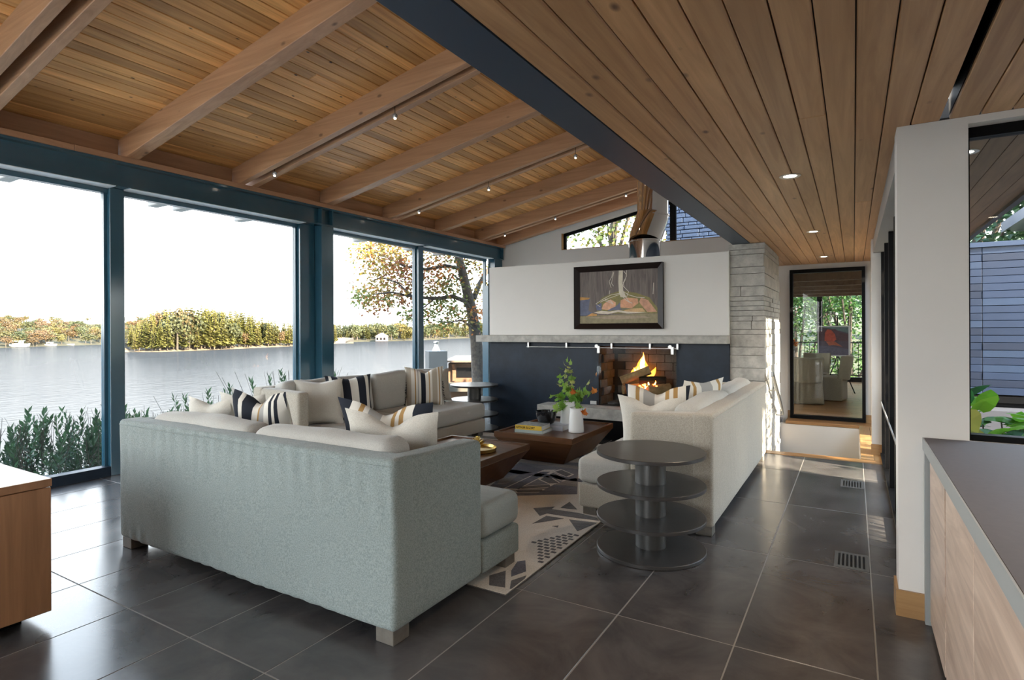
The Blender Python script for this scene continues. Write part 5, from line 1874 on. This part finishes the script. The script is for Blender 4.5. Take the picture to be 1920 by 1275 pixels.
MB().box(-.34, .34, -.34, .34, -5, .66).build('stack', plain('grey_render', (.06, .058, .055), .8, 0, .15, 3), chm, bevel=.01)
MB().lathe([(.15, .66), (.11, .76), (.07, .84), (.07, .93), (.10, .96), (.10, 1.0), (0, 1.02)], 16).build('cap', brushed, chm, smooth=True)

# ---- blue stone chimney beyond the clerestory
sc = thing('stone_chimney', 'blue-painted stone chimney seen through the clerestory', 'chimney', (-2.4, 13.0, 2.6))
bst = plain('blue_stone', (.016, .032, .068), .8, 0, .15, 12, .8, 25)
MB().box(-1.25, 1.6, .03, 1.4, 0, 4).build('core', bst, sc)
rr = random.Random(8)
z = .4
while z < 3.2:
    h_ = rr.choice([.07, .09, .11, .15])
    x = -1.27 + rr.uniform(-.2, 0)
    while x < 1.5:
        w_ = rr.uniform(.18, .5)
        a, b = max(x, -1.27), min(x + w_ - .012, 1.6)
        if b - a > .04:
            MB().box(a, b, -rr.uniform(.015, .04), .03, z, z + h_ - .012).build('stone', bst, sc, bevel=.012, seg=2)
        x += w_
    z += h_

# ---- grey siding wing seen through the picture window
sw = thing('siding_wall', 'neighbouring wing clad in blue-grey horizontal boards', 'building', (1.0, 9.3, 0))
sid = [plain('siding_%d' % k, c, .45, 0, .08, 3) for k, c in enumerate([(.008, .017, .043), (.011, .022, .053), (.017, .032, .068), (.006, .012, .031)])]
MB().box(.02, 6, .03, 3, -.3, 2.46).build('core', blackm, sw)
MB().box(0, 6.05, -.05, 3, 2.46, 2.52).build('cap', sid[2], sw)
rr = random.Random(12)
pitch = .0935
for k in range(20):
    z = .60 + k * pitch
    j1 = .40
    for a, b in ((.0, j1 - .003), (j1 + .003, 2.3), (2.306, 6)):
        MB().box(a, b, -.012 - rr.choice([0, .004]), .03, z, z + pitch - .006).build('siding_board', rr.choice(sid), sw, bevel=.002, seg=1)
MB().box(0, 6, -.02, .03, .5, .58).build('base_gap', blackm, sw)
MB().box(-.1, 6, -.4, .03, -.3, .44).build('plinth', plain('grey_plinth', (.055, .057, .07), .7), sw)
cp = thing('carport_eave', 'grey fascia and dark post of a roof above the siding', 'eave', (3.0, 12.5, 0))
MB().box(-.35, .35, 0, 3, 3.42, 3.62).build('fascia', sid[2], cp)
MB().box(-.12, .08, .2, .4, 0, 3.42).build('post', blackm, cp)
# ---- broad-leaved plant under the picture window, every leaf a piece
def heart(mat):
    pts = [(0, 0), (.22, -.10), (.42, .02), (.48, .28), (.36, .58), (.16, .82), (0, 1.0)]
    pts = pts + [(-x, y) for x, y in pts[-2:0:-1]]
    n = len(pts)
    vs = [(x, y, -.12 * abs(x) + .10 * math.sin(y * 3)) for x, y in pts] + [(0, .42, .13)]
    return MB().add(vs, [(i, (i + 1) % n, n) for i in range(n)]).mesh('leaf', mat)
HL = [heart(leafmat('broad_leaf_%d' % k, .45, False, c)) for k, c in enumerate([(.07, .20, .015), (.10, .26, .02), (.025, .10, .03)])]
HY = heart(leafmat('yellow_leaf', .5, False, (.36, .36, .08)))
pln = thing('garden_plant', 'bright green broad-leaved plant pressing against the picture window', 'plant', (.95, 4.25, -.3))
rr = random.Random(44)
stm = MB()
for k in range(170):
    x, y = rr.uniform(-.45, .20), rr.uniform(-.35, .75)
    z = rr.uniform(.80, 1.26) - .06 * y + (.10 if x < -.3 else 0)
    if k % 3 == 0:
        stm.tube([(x * .5, y * .5, 0), (x * .9, y * .9, z * .7), (x, y, z)], .004, 4)
    put('leaf', rr.choice(HL), pln, (x, y, z), (rr.uniform(-.5, .9), rr.uniform(-.4, .4), rr.uniform(1.6, 4.6)), rr.uniform(.08, .15))
for k, (x, z) in enumerate([(-.42, 1.10), (-.44, 1.20), (-.43, 1.0), (-.45, 1.30)]):
    put('leaf', HY, pln, (x, -.45, z), (rr.uniform(-1.2, -.8), .5, rr.uniform(2.6, 3.4)), .12)
stm.build('stems', barkm, pln)

for o in bpy.data.objects:
    if o.parent and o.name.split('.')[0] in ('foliage', 'stems', 'stem', 'petals', 'blossoms', 'painted_roots', 'embers', 'branches'):
        o['kind'] = 'stuff'
